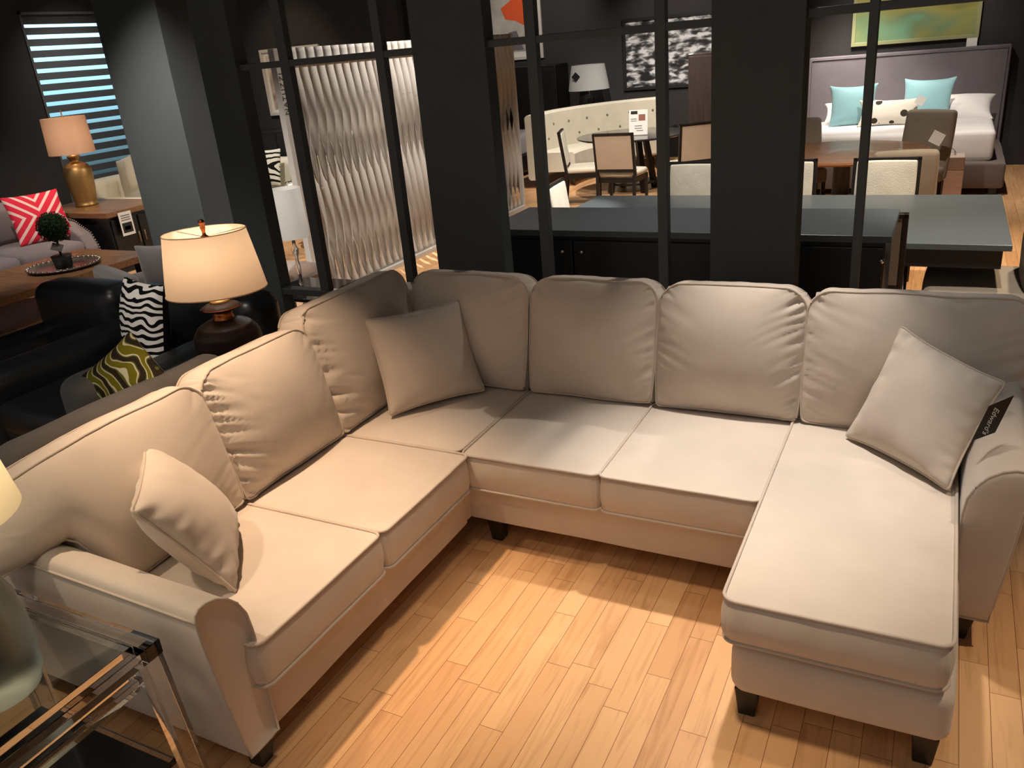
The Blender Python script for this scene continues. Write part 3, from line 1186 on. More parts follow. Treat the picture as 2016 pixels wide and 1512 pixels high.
# ------------------------------------------------------------------ big lamp behind the sofa
lt = empty('end_table', (-3.08, 2.76, 0), 0, 'black square end table under the big woven lamp', 'table')
MB().box(-0.27, 0.27, -0.27, 0.27, 0.625, 0.665).build('table_top', BLACKWOOD, lt, bevel=0.004)
for a in (-0.22, 0.22):
    for b_ in (-0.22, 0.22):
        MB().frustum(a, b_, 0, 0.018, 0.018, 0.625, 0.022, 0.022).build('leg', BLACKWOOD, lt)
bl2 = empty('table_lamp', (-3.03, 2.70, 0.666), 0, 'large lamp with oval peach shade and dark woven urn base behind the sofa', 'lamp')
bl2.scale = (0.87, 0.87, 0.9)
WOVEN = fabric('dark_woven_rattan', (44, 32, 28), 0.45, 0, 60, 0.25, 0.8)
prof = [(0.02, 0.0), (0.10, 0.0), (0.13, 0.02), (0.172, 0.08), (0.185, 0.14), (0.178, 0.19), (0.145, 0.235), (0.09, 0.262), (0.06, 0.272)]
rb = []
for i in range(len(prof) - 1):
    for t in range(6):
        q = t / 6
        r0 = prof[i][0] + (prof[i + 1][0] - prof[i][0]) * q
        z0 = prof[i][1] + (prof[i + 1][1] - prof[i][1]) * q
        rb.append((r0 + (0.0025 if t % 2 else 0), z0))
MB().lathe(rb, 56).build('lamp_base', WOVEN, bl2, True)
MB().lathe([(0.062, 0.268), (0.058, 0.275), (0.052, 0.295), (0.056, 0.318)], 40).build('neck', BRASS, bl2, True)
MB().lathe([(0.05, 0.318), (0.085, 0.322), (0.106, 0.335), (0.104, 0.340), (0.08, 0.352), (0.055, 0.362)], 44).build('collar', WOVEN, bl2, True)
MB().lathe([(0.108, 0.333), (0.111, 0.336), (0.108, 0.339)], 44, cap=False).build('collar_rim', BRASS, bl2, True)
MB().lathe([(0.056, 0.36), (0.05, 0.375), (0.012, 0.385), (0.012, 0.50)], 30).build('socket', GOLD, bl2, True)
PEACH_SH = shade_mat('peach_silk_shade', (228, 200, 168), 0.4)
OV = 0.80
shd = []
nz = 12
for i in range(nz + 1):
    t = i / nz
    shd.append((0.272 - 0.052 * t ** 1.1, 0.425 + 0.315 * t))
RZL = Matrix.Rotation(math.radians(30), 4, 'Z')
sh = MB().lathe(shd, 72, cap=False, sy=OV, M=RZL).build('lamp_shade', PEACH_SH, bl2, True)
MB().tube([RZL @ Vector((0.2205 * math.cos(2 * PI * j / 60), 0.2205 * OV * math.sin(2 * PI * j / 60), 0.74)) for j in range(60)], 0.003, True, 6).build('shade_trim', PEACH_SH, sh, True)
MB().tube([RZL @ Vector((0.2735 * math.cos(2 * PI * j / 60), 0.2735 * OV * math.sin(2 * PI * j / 60), 0.425)) for j in range(60)], 0.003, True, 6).build('shade_trim', PEACH_SH, sh, True)
sp_ = MB()
for j in range(3):
    t = 2 * PI * j / 3 + 0.4
    p = RZL @ Vector((0.218 * math.cos(t), 0.218 * OV * math.sin(t), 0.734))
    sp_.tube([(0, 0, 0.712), p], 0.0018, n=5)
sp_.build('shade_spider', GOLD, bl2)
MB().lathe([(0.004, 0.700), (0.02, 0.703), (0.022, 0.715), (0.010, 0.725), (0.009, 0.74), (0.015, 0.762), (0.011, 0.774), (0.018, 0.785), (0.016, 0.797), (0.004, 0.804)], 24).build('finial', BRASS, bl2, True)
MB().lathe([(0.004, 0.46), (0.022, 0.475), (0.032, 0.51), (0.022, 0.545), (0.004, 0.555)], 20).build('bulb', emit_mat('bulb_glow', (255, 225, 190), 4), bl2, True)
pd = bpy.data.lights.new('bulb_light', 'POINT')
pd.energy = 3.0
pd.color = (1.0, 0.86, 0.70)
pd.shadow_soft_size = 0.10
po = bpy.data.objects.new('bulb_light', pd)
C.objects.link(po)
po.location = (-3.03, 2.70, 1.23)


# ------------------------------------------------------------------ upholstered chairs and sofas behind on the left
def sb(parent, name, mat, x0, x1, y0, y1, z0, z1, r=0.05, puff=0.01, n=(14, 14, 10), amp=0.006):
    return soft_box(x0, x1, y0, y1, z0, z1, r, n, puff, amp).build(name, mat, parent, True)


def club_chair(loc, rz, mat, label, w=1.20, d=1.4, aw=0.28, ah=0.60, bh=0.76, group=None, bw=None):
    """faces local -y"""
    t = empty('armchair', loc, rz, label, 'armchair', group)
    sb(t, 'base', mat, -w / 2 + 0.03, w / 2 - 0.03, -d / 2 + 0.05, d / 2 - 0.03, 0.06, 0.30, 0.03)
    for s in (-1, 1):
        sb(t, 'arm', mat, min(s * w / 2, s * (w / 2 - aw)), max(s * w / 2, s * (w / 2 - aw)), -d / 2, d / 2 - 0.08, 0.08, ah, 0.09)
        for q in (-1, 1):
            MB().frustum(s * (w / 2 - 0.09), q * (d / 2 - 0.1), 0, 0.02, 0.02, 0.09, 0.03, 0.03).build('leg', LEGM, t)
    sb(t, 'seat_cushion', mat, -w / 2 + aw, w / 2 - aw, -d / 2 + 0.02, d / 2 - 0.25, 0.28, 0.46, 0.05, 0.02)
    bw = bw or w / 2 - aw * 0.95
    sb(t, 'backrest', mat, -bw, bw, d / 2 - 0.30, d / 2, 0.25, bh, 0.09, 0.02)
    return t


club_chair((-4.125, 2.95, 0), 0, LEATHER, 'black leather armchair holding the zebra pillow', bw=0.58)
club_chair((-5.19, 2.95, 0), 0, LEATHER, 'black leather armchair nearest the coffee table', w=0.82, aw=0.18, ah=0.50, bh=0.76, bw=0.41)

# grey tweed sofa standing back to back with the sectional
gs = empty('sofa', (-3.03, 1.75, 0), 0, 'dark grey tweed sofa right behind the left back cushions', 'sofa')
sb(gs, 'base', GREYF, -0.44, 0.22, -0.80, 0.66, 0.08, 0.40, 0.04)
sb(gs, 'back_frame', GREYF, 0.20, 0.37, -0.39, 0.62, 0.10, 0.895, 0.07, 0.0, (12, 40, 14), 0.012)
sb(gs, 'seat_cushion', GREYF, -0.45, 0.10, -0.50, 0.42, 0.38, 0.52, 0.05, 0.02)
sb(gs, 'arm', GREYF, -0.44, 0.12, -0.76, -0.47, 0.10, 0.86, 0.09)
sb(gs, 'arm', GREYF, -0.44, 0.12, 0.48, 0.68, 0.10, 0.62, 0.07)
LGREY = fabric('light_grey_chenille', (112, 110, 108), 0.95, 0.2, 500, 0.06, 0.3)
sb(gs, 'back_cushion', LGREY, -0.14, 0.07, 0.12, 0.46, 0.50, 0.90, 0.06, 0.01)

M = frame_matrix(Vector((-2.90, 2.02, 0.84)), Vector((0.60, 0.45, 0.50)), Vector((-0.62, -0.10, 0.75)))
pillow('throw_pillow', M, 0.165, 0.17, 0.08, striped('leaf_print', 'leaf'), None, 5,
       'green and cream leaf print pillow on the grey tweed sofa', wr=0.6, n=26, back=CHARF)
M = frame_matrix(Vector((-4.05, 3.03, 0.69)), Vector((0.97, -0.22, 0.0)), Vector((0.04, 0.22, 0.95)))
pillow('throw_pillow', M, 0.23, 0.26, 0.10, striped('zebra_print', 'zebra'), None, 6,
       'black and white zebra print pillow on the black armchair', wr=0.6, n=30, back=INK)

# charcoal tub chair further back
gc = empty('armchair', (-5.25, 4.15, 0), math.radians(160), 'charcoal grey upholstered chair between column and black armchairs', 'armchair')
sb(gc, 'seat', CHARF, -0.33, 0.33, -0.36, 0.30, 0.12, 0.46, 0.06, 0.02)
sb(gc, 'backrest', CHARF, -0.36, 0.36, 0.24, 0.36, 0.10, 0.74, 0.05, 0.01)
for s in (-1, 1):
    sb(gc, 'arm', CHARF, min(s * 0.38, s * 0.30), max(s * 0.38, s * 0.30), -0.34, 0.30, 0.12, 0.60, 0.04)
M = frame_matrix(Vector((-5.22, 4.20, 0.66)), Vector((0.9, 0.3, 0)), Vector((0.1, 0.0, 1)))
pillow('throw_pillow', M, 0.2, 0.2, 0.06, CHARF, None, 9, 'dark grey pillow in the charcoal chair', wr=0.5, n=20)

# coffee table with tray and topiary
ct = empty('coffee_table', (-7.32, 4.45, 0), 0, 'long brown oak coffee table with a lower shelf', 'table')
MB().box(-0.56, 0.52, -1.10, 0.95, 0.39, 0.455).build('table_top', OAK, ct, bevel=0.006)
MB().box(-0.46, 0.44, -1.0, 0.85, 0.11, 0.15).build('shelf', OAK, ct, bevel=0.004)
for a in (-0.46, 0.42):
    for b_ in (-1.0, 0.85):
        MB().box(a - 0.045, a + 0.045, b_ - 0.045, b_ + 0.045, 0, 0.39).build('leg', BLACKWOOD, ct, bevel=0.003)
tr = empty('tray', (-7.24, 4.74, 0.4565), 0, 'round polished silver tray on the coffee table', 'tray')
MB().lathe([(0.01, 0.004), (0.24, 0.004), (0.285, 0.018), (0.305, 0.030), (0.312, 0.026), (0.29, 0.010), (0.25, 0.0), (0.01, 0.0)], 60).build('tray_dish', SILVER, tr, True)
rim = MB()
for j in range(36):
    t = 2 * PI * j / 36
    rim.tube([(0.300 * math.cos(t), 0.300 * math.sin(t), 0.02), (0.318 * math.cos(t), 0.318 * math.sin(t), 0.036)], 0.011, n=6)
rim.build('beaded_rim', SILVER, tr, True)
tp = empty('topiary', (-7.24, 4.74, 0.461), 0, 'dark green ball topiary in a dark pot on the silver tray', 'plant')
MB().lathe([(0.055, 0), (0.075, 0.005), (0.088, 0.10), (0.092, 0.11), (0.08, 0.115)], 30).build('pot', plain('dark_pot', (30, 30, 28), 0.5), tp, True)
MB().tube([(0, 0, 0.11), (0.004, 0, 0.20), (0, 0, 0.26)], 0.011, n=8).build('stem', plain('twig', (50, 38, 28), 0.8), tp, True)
LEAF = fabric('boxwood_leaf', (24, 44, 20), 0.8, 0, 60, 0.35, 0.8)
cr_ = MB()
rnd = random.Random(3)
for i in range(900):
    z = 1 - 2 * (i + 0.5) / 900
    a = i * 2.39996
    q = math.sqrt(1 - z * z)
    d = Vector((q * math.cos(a), q * math.sin(a), z))
    R_ = 0.122 + rnd.uniform(-0.010, 0.008)
    c_ = Vector((0, 0, 0.375)) + d * R_
    s1 = d.cross(Vector((rnd.uniform(-1, 1), rnd.uniform(-1, 1), rnd.uniform(-1, 1)))).normalized()
    s2 = d.cross(s1)
    n_ = (d + s1 * rnd.uniform(-0.8, 0.8)).normalized()
    cr_.add([c_ - s1 * 0.009, c_ + n_ * 0.012 - s2 * 0.006, c_ + s1 * 0.011 + n_ * 0.018, c_ + n_ * 0.012 + s2 * 0.006], [(0, 1, 2, 3)])
cr_.lathe([(0.01, 0.375 - 0.118)] + [(0.118 * math.cos(t * PI / 16 - PI / 2), 0.375 + 0.118 * math.sin(t * PI / 16 - PI / 2)) for t in range(1, 16)] + [(0.01, 0.375 + 0.118)], 24)
cr_.build('foliage', LEAF, tp)
tt = empty('price_tag', (0, 0, 0), 0, 'small dark card tag hanging on the topiary', 'tag')
tt.matrix_world = Mx((-7.14, 4.66, 0.67), 0.5, 0.9, 0.3)
MB().box(-0.05, 0.05, -0.035, 0.035, -0.001, 0.001).build('card', plain('brown_card', (52, 38, 34), 0.6), tt)

# mauve grey sofa with nailhead arm
ms = empty('sofa', (-8.95, 4.85, 0), 0, 'mauve grey sofa with nailhead arm at the far left edge', 'sofa')
sb(ms, 'base', GREYS, -0.35, 0.55, -1.3, 1.02, 0.08, 0.30, 0.03)
sb(ms, 'seat_cushion', GREYS, -0.30, 0.68, -0.70, 0.13, 0.29, 0.46, 0.05, 0.03)
sb(ms, 'seat_cushion', GREYS, -0.30, 0.68, 0.14, 0.88, 0.29, 0.46, 0.05, 0.03)
sb(ms, 'backrest', GREYS, -0.62, -0.32, -1.3, 0.98, 0.15, 0.86, 0.08, 0.02)
sb(ms, 'back_cushion', GREYS, -0.36, -0.08, -0.68, 0.12, 0.46, 0.88, 0.08, 0.03)
sb(ms, 'back_cushion', GREYS, -0.36, -0.10, 0.14, 0.88, 0.46, 0.88, 0.08, 0.03)
armp = [(-0.55, 0.10), (0.60, 0.10), (0.66, 0.34), (0.58, 0.50), (0.36, 0.62), (-0.1, 0.70), (-0.55, 0.74)]
ma = MB().prism(armp, 0.90, 1.06, lambda a, b_, h: Vector((a, h, b_))).build('arm', GREYS, ms, bevel=0.025, seg=3)
nh = MB()
path = [(0.62, 0.12), (0.665, 0.34), (0.585, 0.505), (0.36, 0.63), (0.1, 0.68)]
for i in range(len(path) - 1):
    p, q = Vector(path[i]), Vector(path[i + 1])
    k = max(2, int((q - p).length / 0.028))
    for t in range(k):
        w = p.lerp(q, t / k)
        nh.lathe([(0.001, -0.004), (0.008, -0.003), (0.010, 0.003), (0.006, 0.008), (0.001, 0.01)], 8, M=Matrix.Translation((w.x + 0.004, 1.045, w.y)) @ Matrix.Rotation(PI / 2, 4, 'Y'))
nh.build('nailhead_trim', SILVER, ma, True)
M = frame_matrix(Vector((-8.66, 5.55, 0.74)), Vector((0.25, 0.95, 0.0)), Vector((-0.30, 0.05, 0.9)))
pillow('throw_pillow', M, 0.29, 0.27, 0.09, x_pattern_mat('red_x_print'), None, 8,
       'red and white chevron pillow on the mauve grey sofa', wr=0.4, n=26)

# cabinet with wood top, gold lamp
cb = empty('cabinet', (-8.80, 6.38, 0), 0, 'dark cabinet with brown wood top under the gold lamp', 'cabinet')
MB().box(-0.68, 0.68, -0.42, 0.42, 0.64, 0.70).build('cabinet_top', OAK, cb, bevel=0.005)
MB().box(-0.62, 0.62, -0.37, 0.37, 0.06, 0.64).build('body', BLACKWOOD, cb, bevel=0.004)
for a in (0, 1):
    dr = MB().box(0.62, 0.64, -0.35 + a * 0.36, -0.01 + a * 0.36, 0.10, 0.60).build('door', BLACKWOOD, cb, bevel=0.004)
    MB().box(0.64, 0.655, -0.05 + a * 0.08, -0.03 + a * 0.08, 0.30, 0.42).build('handle', CHROME, dr)
MB().box(-0.60, 0.60, -0.35, 0.35, 0.0, 0.06).build('plinth', INK, cb)


def sign(name, M, w, h, label, blocks, cat='sign'):
    """printed paper sheet: blocks = (x, y, w, h, material)"""
    t = empty(name, (0, 0, 0), 0, label, cat)
    t.matrix_world = M
    MB().box(-w / 2, w / 2, -h / 2, h / 2, -0.001, 0.001).build('sheet', PAPER, t)
    for x, y, a, b_, mt in blocks:
        MB().box(x - a / 2, x + a / 2, y - b_ / 2, y + b_ / 2, 0.0012, 0.002).build('print', mt, t)
    return t


FX = Matrix(((0, 0, 1, 0), (1, 0, 0, 0), (0, 1, 0, 0), (0, 0, 0, 1)))      # local xy -> world yz, facing +x
sign('price_card', Matrix.Translation((-8.105, 6.18, 0.545)) @ FX, 0.17, 0.26, 'white printed price card hanging on the dark cabinet front',
     [(0, -0.045, 0.13, 0.11, INK), (0, -0.05, 0.08, 0.04, MIDGREY), (0, 0.09, 0.12, 0.012, MIDGREY), (0, 0.065, 0.12, 0.012, MIDGREY), (0, 0.04, 0.12, 0.012, MIDGREY)], 'tag')
sign('price_card', Matrix.Translation((-8.10, 6.68, 0.50)) @ FX @ Matrix.Rotation(0.75, 4, 'Z'), 0.15, 0.15, 'blank white folded tag hanging at the cabinet corner', [], 'tag')

gl2 = empty('table_lamp', (-8.99, 6.39, 0.701), 0, 'tall gold bottle lamp with pale drum shade by the window', 'lamp')
MB().lathe([(0.02, 0), (0.125, 0), (0.13, 0.02), (0.118, 0.03), (0.122, 0.06), (0.142, 0.20), (0.155, 0.34), (0.152, 0.42), (0.125, 0.47), (0.075, 0.495), (0.05, 0.51), (0.052, 0.54), (0.075, 0.56), (0.06, 0.58), (0.02, 0.585)], 40).build('lamp_base', GOLD, gl2, True)
TANSH = shade_mat('oatmeal_lamp_shade', (206, 168, 142), 0.3)
MB().lathe([(0.250, 0.60), (0.235, 1.0)], 48, cap=False).build('lamp_shade', TANSH, gl2, True)
MB().tube([(0, 0, 0.585), (0, 0, 1.08)], 0.007, n=8).build('stem', GOLD, gl2, True)
pd2 = bpy.data.lights.new('bulb_light', 'POINT')
pd2.energy = 2.0
pd2.color = (1.0, 0.80, 0.60)
pd2.shadow_soft_size = 0.04
po2 = bpy.data.objects.new('bulb_light', pd2)
C.objects.link(po2)
po2.location = (-8.99, 6.39, 1.5)

# cream sofa past the cabinet
cs = empty('sofa', (-8.9, 7.55, 0), 0, 'cream sofa behind the dark cabinet beside the column', 'sofa')
sb(cs, 'base', CREAMF, -1.0, 1.0, -0.62, 0.34, 0.06, 0.40, 0.04)
sb(cs, 'arm', CREAMF, -0.9, 1.0, -0.66, -0.42, 0.08, 0.66, 0.07)
sb(cs, 'backrest', CREAMF, -1.1, -0.82, -0.5, 0.34, 0.1, 0.86, 0.08)
sb(cs, 'seat_cushion', CREAMF, -0.80, 0.9, -0.40, 0.32, 0.38, 0.52, 0.05, 0.02)
M = frame_matrix(Vector((-9.30, 7.42, 0.93)), Vector((0.8, 0.1, 0.25)), Vector((-0.1, 0.25, 0.9)))
pillow('throw_pillow', M, 0.30, 0.24, 0.10, CREAMF, None, 11, 'cream pillow on the arm of the cream sofa', wr=0.5, n=20)

# ------------------------------------------------------------------ ribbon screen
rs = empty('room_divider_screen', (-4.95, 7.7, 0), 0, 'tall white screen of twisted vertical ribbons behind the left opening', 'screen')
RIB = fabric('white_ribbon_lacquer', (200, 197, 192), 0.5, 0.0, 300, 0.03, 0.05)
SY0, SY1, SZ = -2.12, 2.10, 2.15
MB().box(-0.03, 0.03, SY0 - 0.075, SY0, 0, SZ).build('post', RIB, rs, bevel=0.002)
MB().box(-0.03, 0.03, SY1, SY1 + 0.04, 0, SZ).build('post', RIB, rs, bevel=0.002)
MB().box(-0.165, 0.05, SY0, SY1, 2.04, 2.055).build('rail', RIB, rs)
MB().box(-0.165, 0.05, SY0, SY1, 0.0, 0.04).build('rail', RIB, rs)
NR = 36
for layer, (off, x_) in enumerate(((0.0, 0.0), (0.5, -0.11))):
    for i in range(NR - layer):
        yc = SY0 + (i + 0.5 + off) * (SY1 - SY0) / NR
        vs, fs = [], []
        K = 60
        hw = 0.054 if layer == 0 else 0.036
        x_ = -0.11 * layer
        for k in range(K + 1):
            z = 0.04 + (SZ - 0.04) * k / K
            q = max(0.0, 1.96 - z)
            ang = q * 2 * PI / 1.9 + layer * PI / 2
            dx, dy = math.sin(ang) * hw, math.cos(ang) * hw
            vs += [(x_ + dx, yc + dy, z), (x_ - dx, yc - dy, z)]
        for k in range(K):
            p0 = k * 2
            fs += [(p0, p0 + 1, p0 + 3, p0 + 2)]
        rb_ = MB().add(vs, fs).build('ribbon', RIB, rs, True)
        sd_ = rb_.modifiers.new('thickness', 'SOLIDIFY')
        sd_.thickness = 0.003
        sd_.offset = 0
post_txt = Matrix.Translation((0.0312, SY0 - 0.0375, 1.80)) @ FX @ Matrix.Rotation(PI / 2, 4, 'Z')
text_obj('NATUZZI', 0.07, INK, rs, post_txt, 'lettering', 0.0005, 0, 1.15)

# crystal lamp and dark table between divider wall and screen
dt = empty('side_table', (-4.36, 4.72, 0), 0, 'low black glass side table behind the low rail', 'table')
MB().box(-0.28, 0.30, -0.25, 0.30, 0.375, 0.40).build('table_top', plain('black_glass', (16, 18, 20), 0.08), dt, bevel=0.003)
for a in (-0.24, 0.26):
    for b_ in (-0.21, 0.26):
        MB().box(a - 0.015, a + 0.015, b_ - 0.015, b_ + 0.015, 0, 0.375).build('leg', CHROME, dt)
wl_ = empty('table_lamp', (-4.27, 4.62, 0.401), 0, 'slim crystal lamp with white plastic-wrapped drum shade behind the divider', 'lamp')
MB().lathe([(0.05, 0), (0.052, 0.012), (0.018, 0.025), (0.012, 0.06), (0.022, 0.09), (0.012, 0.12), (0.018, 0.20), (0.011, 0.27), (0.024, 0.31), (0.028, 0.34), (0.012, 0.37), (0.012, 0.42)], 16).build('lamp_base', CRYSTAL, wl_, True)
WSH = shade_mat('white_lamp_shade', (226, 228, 226), 0.4)
MB().lathe([(0.125, 0.43), (0.118, 0.79)], 40, cap=False).build('lamp_shade', WSH, wl_, True)
fur = empty('ottoman', (-4.9, 5.15, 0), 0, 'small brown fur topped stool beside the ribbon screen post', 'stool')
sb(fur, 'fur_seat', fabric('brown_fur', (92, 74, 62), 1.0, 0.5, 60, 0.3, 1.0), -0.22, 0.22, -0.22, 0.22, 0.30, 0.44, 0.06, 0.02)
for a in (-0.17, 0.17):
    for b_ in (-0.17, 0.17):
        MB().box(a - 0.015, a + 0.015, b_ - 0.015, b_ + 0.015, 0, 0.31).build('leg', DARKFRAME, fur)

# lounge behind the screen
cs2 = empty('sofa', (-8.1, 8.4, 0), 0, 'cream sofa against the dark wall behind the ribbon screen', 'sofa')
sb(cs2, 'base', CREAMF, -1.0, 1.2, -0.40, 0.45, 0.06, 0.30, 0.04)
sb(cs2, 'backrest', CREAMF, -1.0, 1.2, 0.20, 0.48, 0.1, 0.88, 0.08)
sb(cs2, 'seat_cushion', CREAMF, -0.75, 0.22, -0.42, 0.22, 0.28, 0.48, 0.05, 0.02)
sb(cs2, 'seat_cushion', CREAMF, 0.23, 1.0, -0.42, 0.22, 0.28, 0.48, 0.05, 0.02)
for a in (-1.0, 1.0):
    sb(cs2, 'arm', CREAMF, a - 0.02, a + 0.22, -0.45, 0.42, 0.08, 0.64, 0.07)
pillow('throw_pillow', frame_matrix(Vector((-8.02, 8.42, 0.80)), Vector((1, 0.1, 0)), Vector((0, 0.3, 1))), 0.24, 0.24, 0.08, striped('swirl_print', 'swirl'), None, 12,
       'white pillow with black swirl lines on the cream sofa behind the screen', wr=0.4, n=20)
pillow('throw_pillow', frame_matrix(Vector((-7.35, 8.40, 0.70)), Vector((1, 0.1, 0)), Vector((0, 0.3, 1))), 0.24, 0.22, 0.08, fabric('yellow_cloth', (186, 182, 96), 0.9), None, 13,
       'soft yellow pillow seen between the ribbons', wr=0.4, n=20)
bc = empty('media_cabinet', (-8.3, 9.25, 0), 0, 'tall black cabinet behind the cream sofa', 'cabinet')
MB().box(-0.75, 0.75, -0.22, 0.22, 0, 1.20).build('body', INK, bc, bevel=0.004)
for a in (0, 1):
    dd = MB().box(-0.73 + a * 0.74, -0.01 + a * 0.74, -0.235, -0.22, 0.06, 1.16).build('door', INK, bc, bevel=0.003)
    MB().box(-0.06 + a * 0.08, -0.04 + a * 0.08, -0.25, -0.235, 0.5, 0.7).build('handle', CHROME, dd)
rt = empty('accent_chair', (-6.55, 7.7, 0), 0, 'white tub chair with curved chrome rail seen through the ribbons', 'chair')
vs, fs = [], []
for j in range(25):
    t = math.radians(-20 + 220 * j / 24)
    for r_, z in ((0.36, 0.10), (0.42, 0.10), (0.44, 0.72), (0.38, 0.72)):
        vs.append((r_ * math.cos(t), r_ * math.sin(t), z))
for j in range(24):
    for k in range(4):
        k2 = (k + 1) % 4
        fs.append((j * 4 + k, j * 4 + k2, j * 4 + 4 + k2, j * 4 + 4 + k))
fs.append((0, 1, 2, 3))
fs.append((96, 97, 98, 99))
MB().add(vs, fs).build('backrest', WHITEB, rt, bevel=0.02)
MB().lathe([(0.02, 0.12), (0.34, 0.12), (0.36, 0.2), (0.35, 0.42), (0.30, 0.46), (0.02, 0.47)], 30).build('seat', WHITEB, rt, True)
MB().tube([(0.41 * math.cos(math.radians(-20 + 10 * j)), 0.41 * math.sin(math.radians(-20 + 10 * j)), 0.735) for j in range(23)], 0.014, n=8).build('rail', CHROME, rt, True)
MB().lathe([(0.25, 0.0), (0.25, 0.02), (0.03, 0.03), (0.03, 0.13)], 24).build('pedestal', CHROME, rt, True)


def picture(name, x0, x1, z0, z1, y, framem, matm, artm, label, fw=0.05, mat_w=0.0, depth=0.04):
    t = empty(name, ((x0 + x1) / 2, y, (z0 + z1) / 2), 0, label, 'picture')
    a, b_ = (x1 - x0) / 2, (z1 - z0) / 2
    f_ = MB()
    f_.box(-a, a, -depth, 0, b_ - fw, b_)
    f_.box(-a, a, -depth, 0, -b_, -b_ + fw)
    f_.box(-a, -a + fw, -depth, 0, -b_ + fw, b_ - fw)
    f_.box(a - fw, a, -depth, 0, -b_ + fw, b_ - fw)
    f_.build('frame', framem, t, bevel=0.003)
    if mat_w:
        MB().box(-a + fw, a - fw, -0.012, 0, -b_ + fw, b_ - fw).build('mount', matm, t)
    q = fw + mat_w
    MB().box(-a + q, a - q, -0.018, -0.001, -b_ + q, b_ - q).build('artwork', artm, t)
    return t


picture('framed_picture', -8.72, -7.66, 1.38, 2.26, 9.495, WHITEP, PAPER,
        art_mat('sepia_sketch', [(0.3, (120, 84, 66)), (0.5, (206, 186, 170)), (0.7, (226, 214, 202))], 4), 'white framed sepia picture behind the ribbon screen', 0.04, 0.05)
city = art_mat('bw_abstract', [(0.40, (24, 24, 26)), (0.47, (80, 80, 82)), (0.54, (170, 170, 172)), (0.60, (226, 226, 228))], 5.0, 0.2, 12, (1, 1, 2.4))
picture('framed_picture', -5.02, -3.25, 1.13, 2.26, 14.195, INK, PAPER, city, 'black framed black and white abstract landscape picture above the banquette', 0.05)
pic3 = picture('framed_picture', -8.1, -6.5, 1.77, 3.3, 14.195, WHITEP, PAPER,
               art_mat('grey_wash', [(0.3, (150, 146, 144)), (0.5, (186, 180, 172)), (0.7, (206, 200, 190))], 2.0), 'white framed abstract picture with an orange patch', 0.05, 0.09)
ORNG = plain('orange_paint', (226, 92, 44), 0.6)
MB().prism([(0.02, 0.10), (0.30, 0.26), (0.40, 0.22), (0.56, 0.42), (0.62, 0.40), (0.62, -0.22), (0.45, -0.20), (0.30, -0.12), (0.10, -0.08)], -0.022, -0.0185,
         lambda a, b_, h: Vector((a, h, b_))).build('paint_patch', ORNG, pic3)
MB().prism([(-0.35, 0.30), (0.10, 0.34), (0.30, 0.36), (0.30, 0.42), (-0.30, 0.38)], -0.022, -0.0185,
         lambda a, b_, h: Vector((a, h, b_))).build('paint_patch', plain('mauve_paint', (120, 104, 112), 0.6), pic3)
MB().prism([(0.02, -0.42), (0.14, -0.30), (0.30, -0.28), (0.42, -0.60), (0.0, -0.60)], -0.022, -0.0185,
         lambda a, b_, h: Vector((a, h, b_))).build('paint_patch', plain('slate_paint', (110, 106, 110), 0.6), pic3)
picture('framed_picture', -1.27, 0.24, 1.60, 2.40, 12.745, plain('pale_green_frame', (150, 152, 110), 0.5), PAPER,
        art_mat('green_abstract', [(0.30, (104, 108, 60)), (0.45, (150, 146, 76)), (0.58, (116, 140, 100)), (0.7, (110, 168, 142))], 1.1, 0.4, 2, (1, 1, 1.6)),
        'pale green abstract picture hanging above the headboard', 0.045)


# ------------------------------------------------------------------ dining area behind the divider
sbd = empty('sideboard', (-1.30, 4.60, 0), 0, 'long black sideboard right behind the divider wall', 'sideboard')
MB().box(-1.14, 1.115, -0.325, 0.33, 0.965, 1.0).build('sideboard_top', SHEEN_TOP, sbd, bevel=0.003)
MB().box(-1.12, 1.09, -0.30, 0.31, 0.08, 0.965).build('body', BLACKWOOD, sbd, bevel=0.003)
MB().box(-1.08, 1.05, -0.26, 0.28, 0, 0.08).build('plinth', BLACKWOOD, sbd)
for i in range(4):
    dr = MB().box(-1.105 + i * 0.55, -0.565 + i * 0.55, -0.322, -0.30, 0.11, 0.94).build('door', BLACKWOOD, sbd, bevel=0.004)
    MB().lathe([(0.002, 0), (0.012, 0.002), (0.012, 0.02), (0.002, 0.022)], 12, M=Matrix.Translation((-0.62 + i * 0.55 if i % 2 == 0 else -1.05 + i * 0.55 + (0.48 if i == 3 else 0), -0.322, 0.88)) @ Matrix.Rotation(PI / 2, 4, 'X')).build('knob', CHROME, dr, True)

dtb = empty('dining_table', (-1.10, 5.92, 0), 0, 'large black rectangular dining table behind the sideboard', 'table')
MB().box(-1.54, 1.49, -0.72, 0.78, 0.71, 0.745).build('table_top', SHEEN_TOP, dtb, bevel=0.003)
MB().box(-1.50, 1.45, -0.69, 0.75, 0.60, 0.71).build('apron', BLACKWOOD, dtb)
for a in (-0.9, 0.75):
    MB().frustum(a, 0.03, 0.05, 0.16, 0.40, 0.61, 0.13, 0.34).build('pedestal', BLACKWOOD, dtb, bevel=0.004)
    MB().box(a - 0.24, a + 0.24, -0.5, 0.56, 0, 0.05).build('foot', BLACKWOOD, dtb, bevel=0.004)


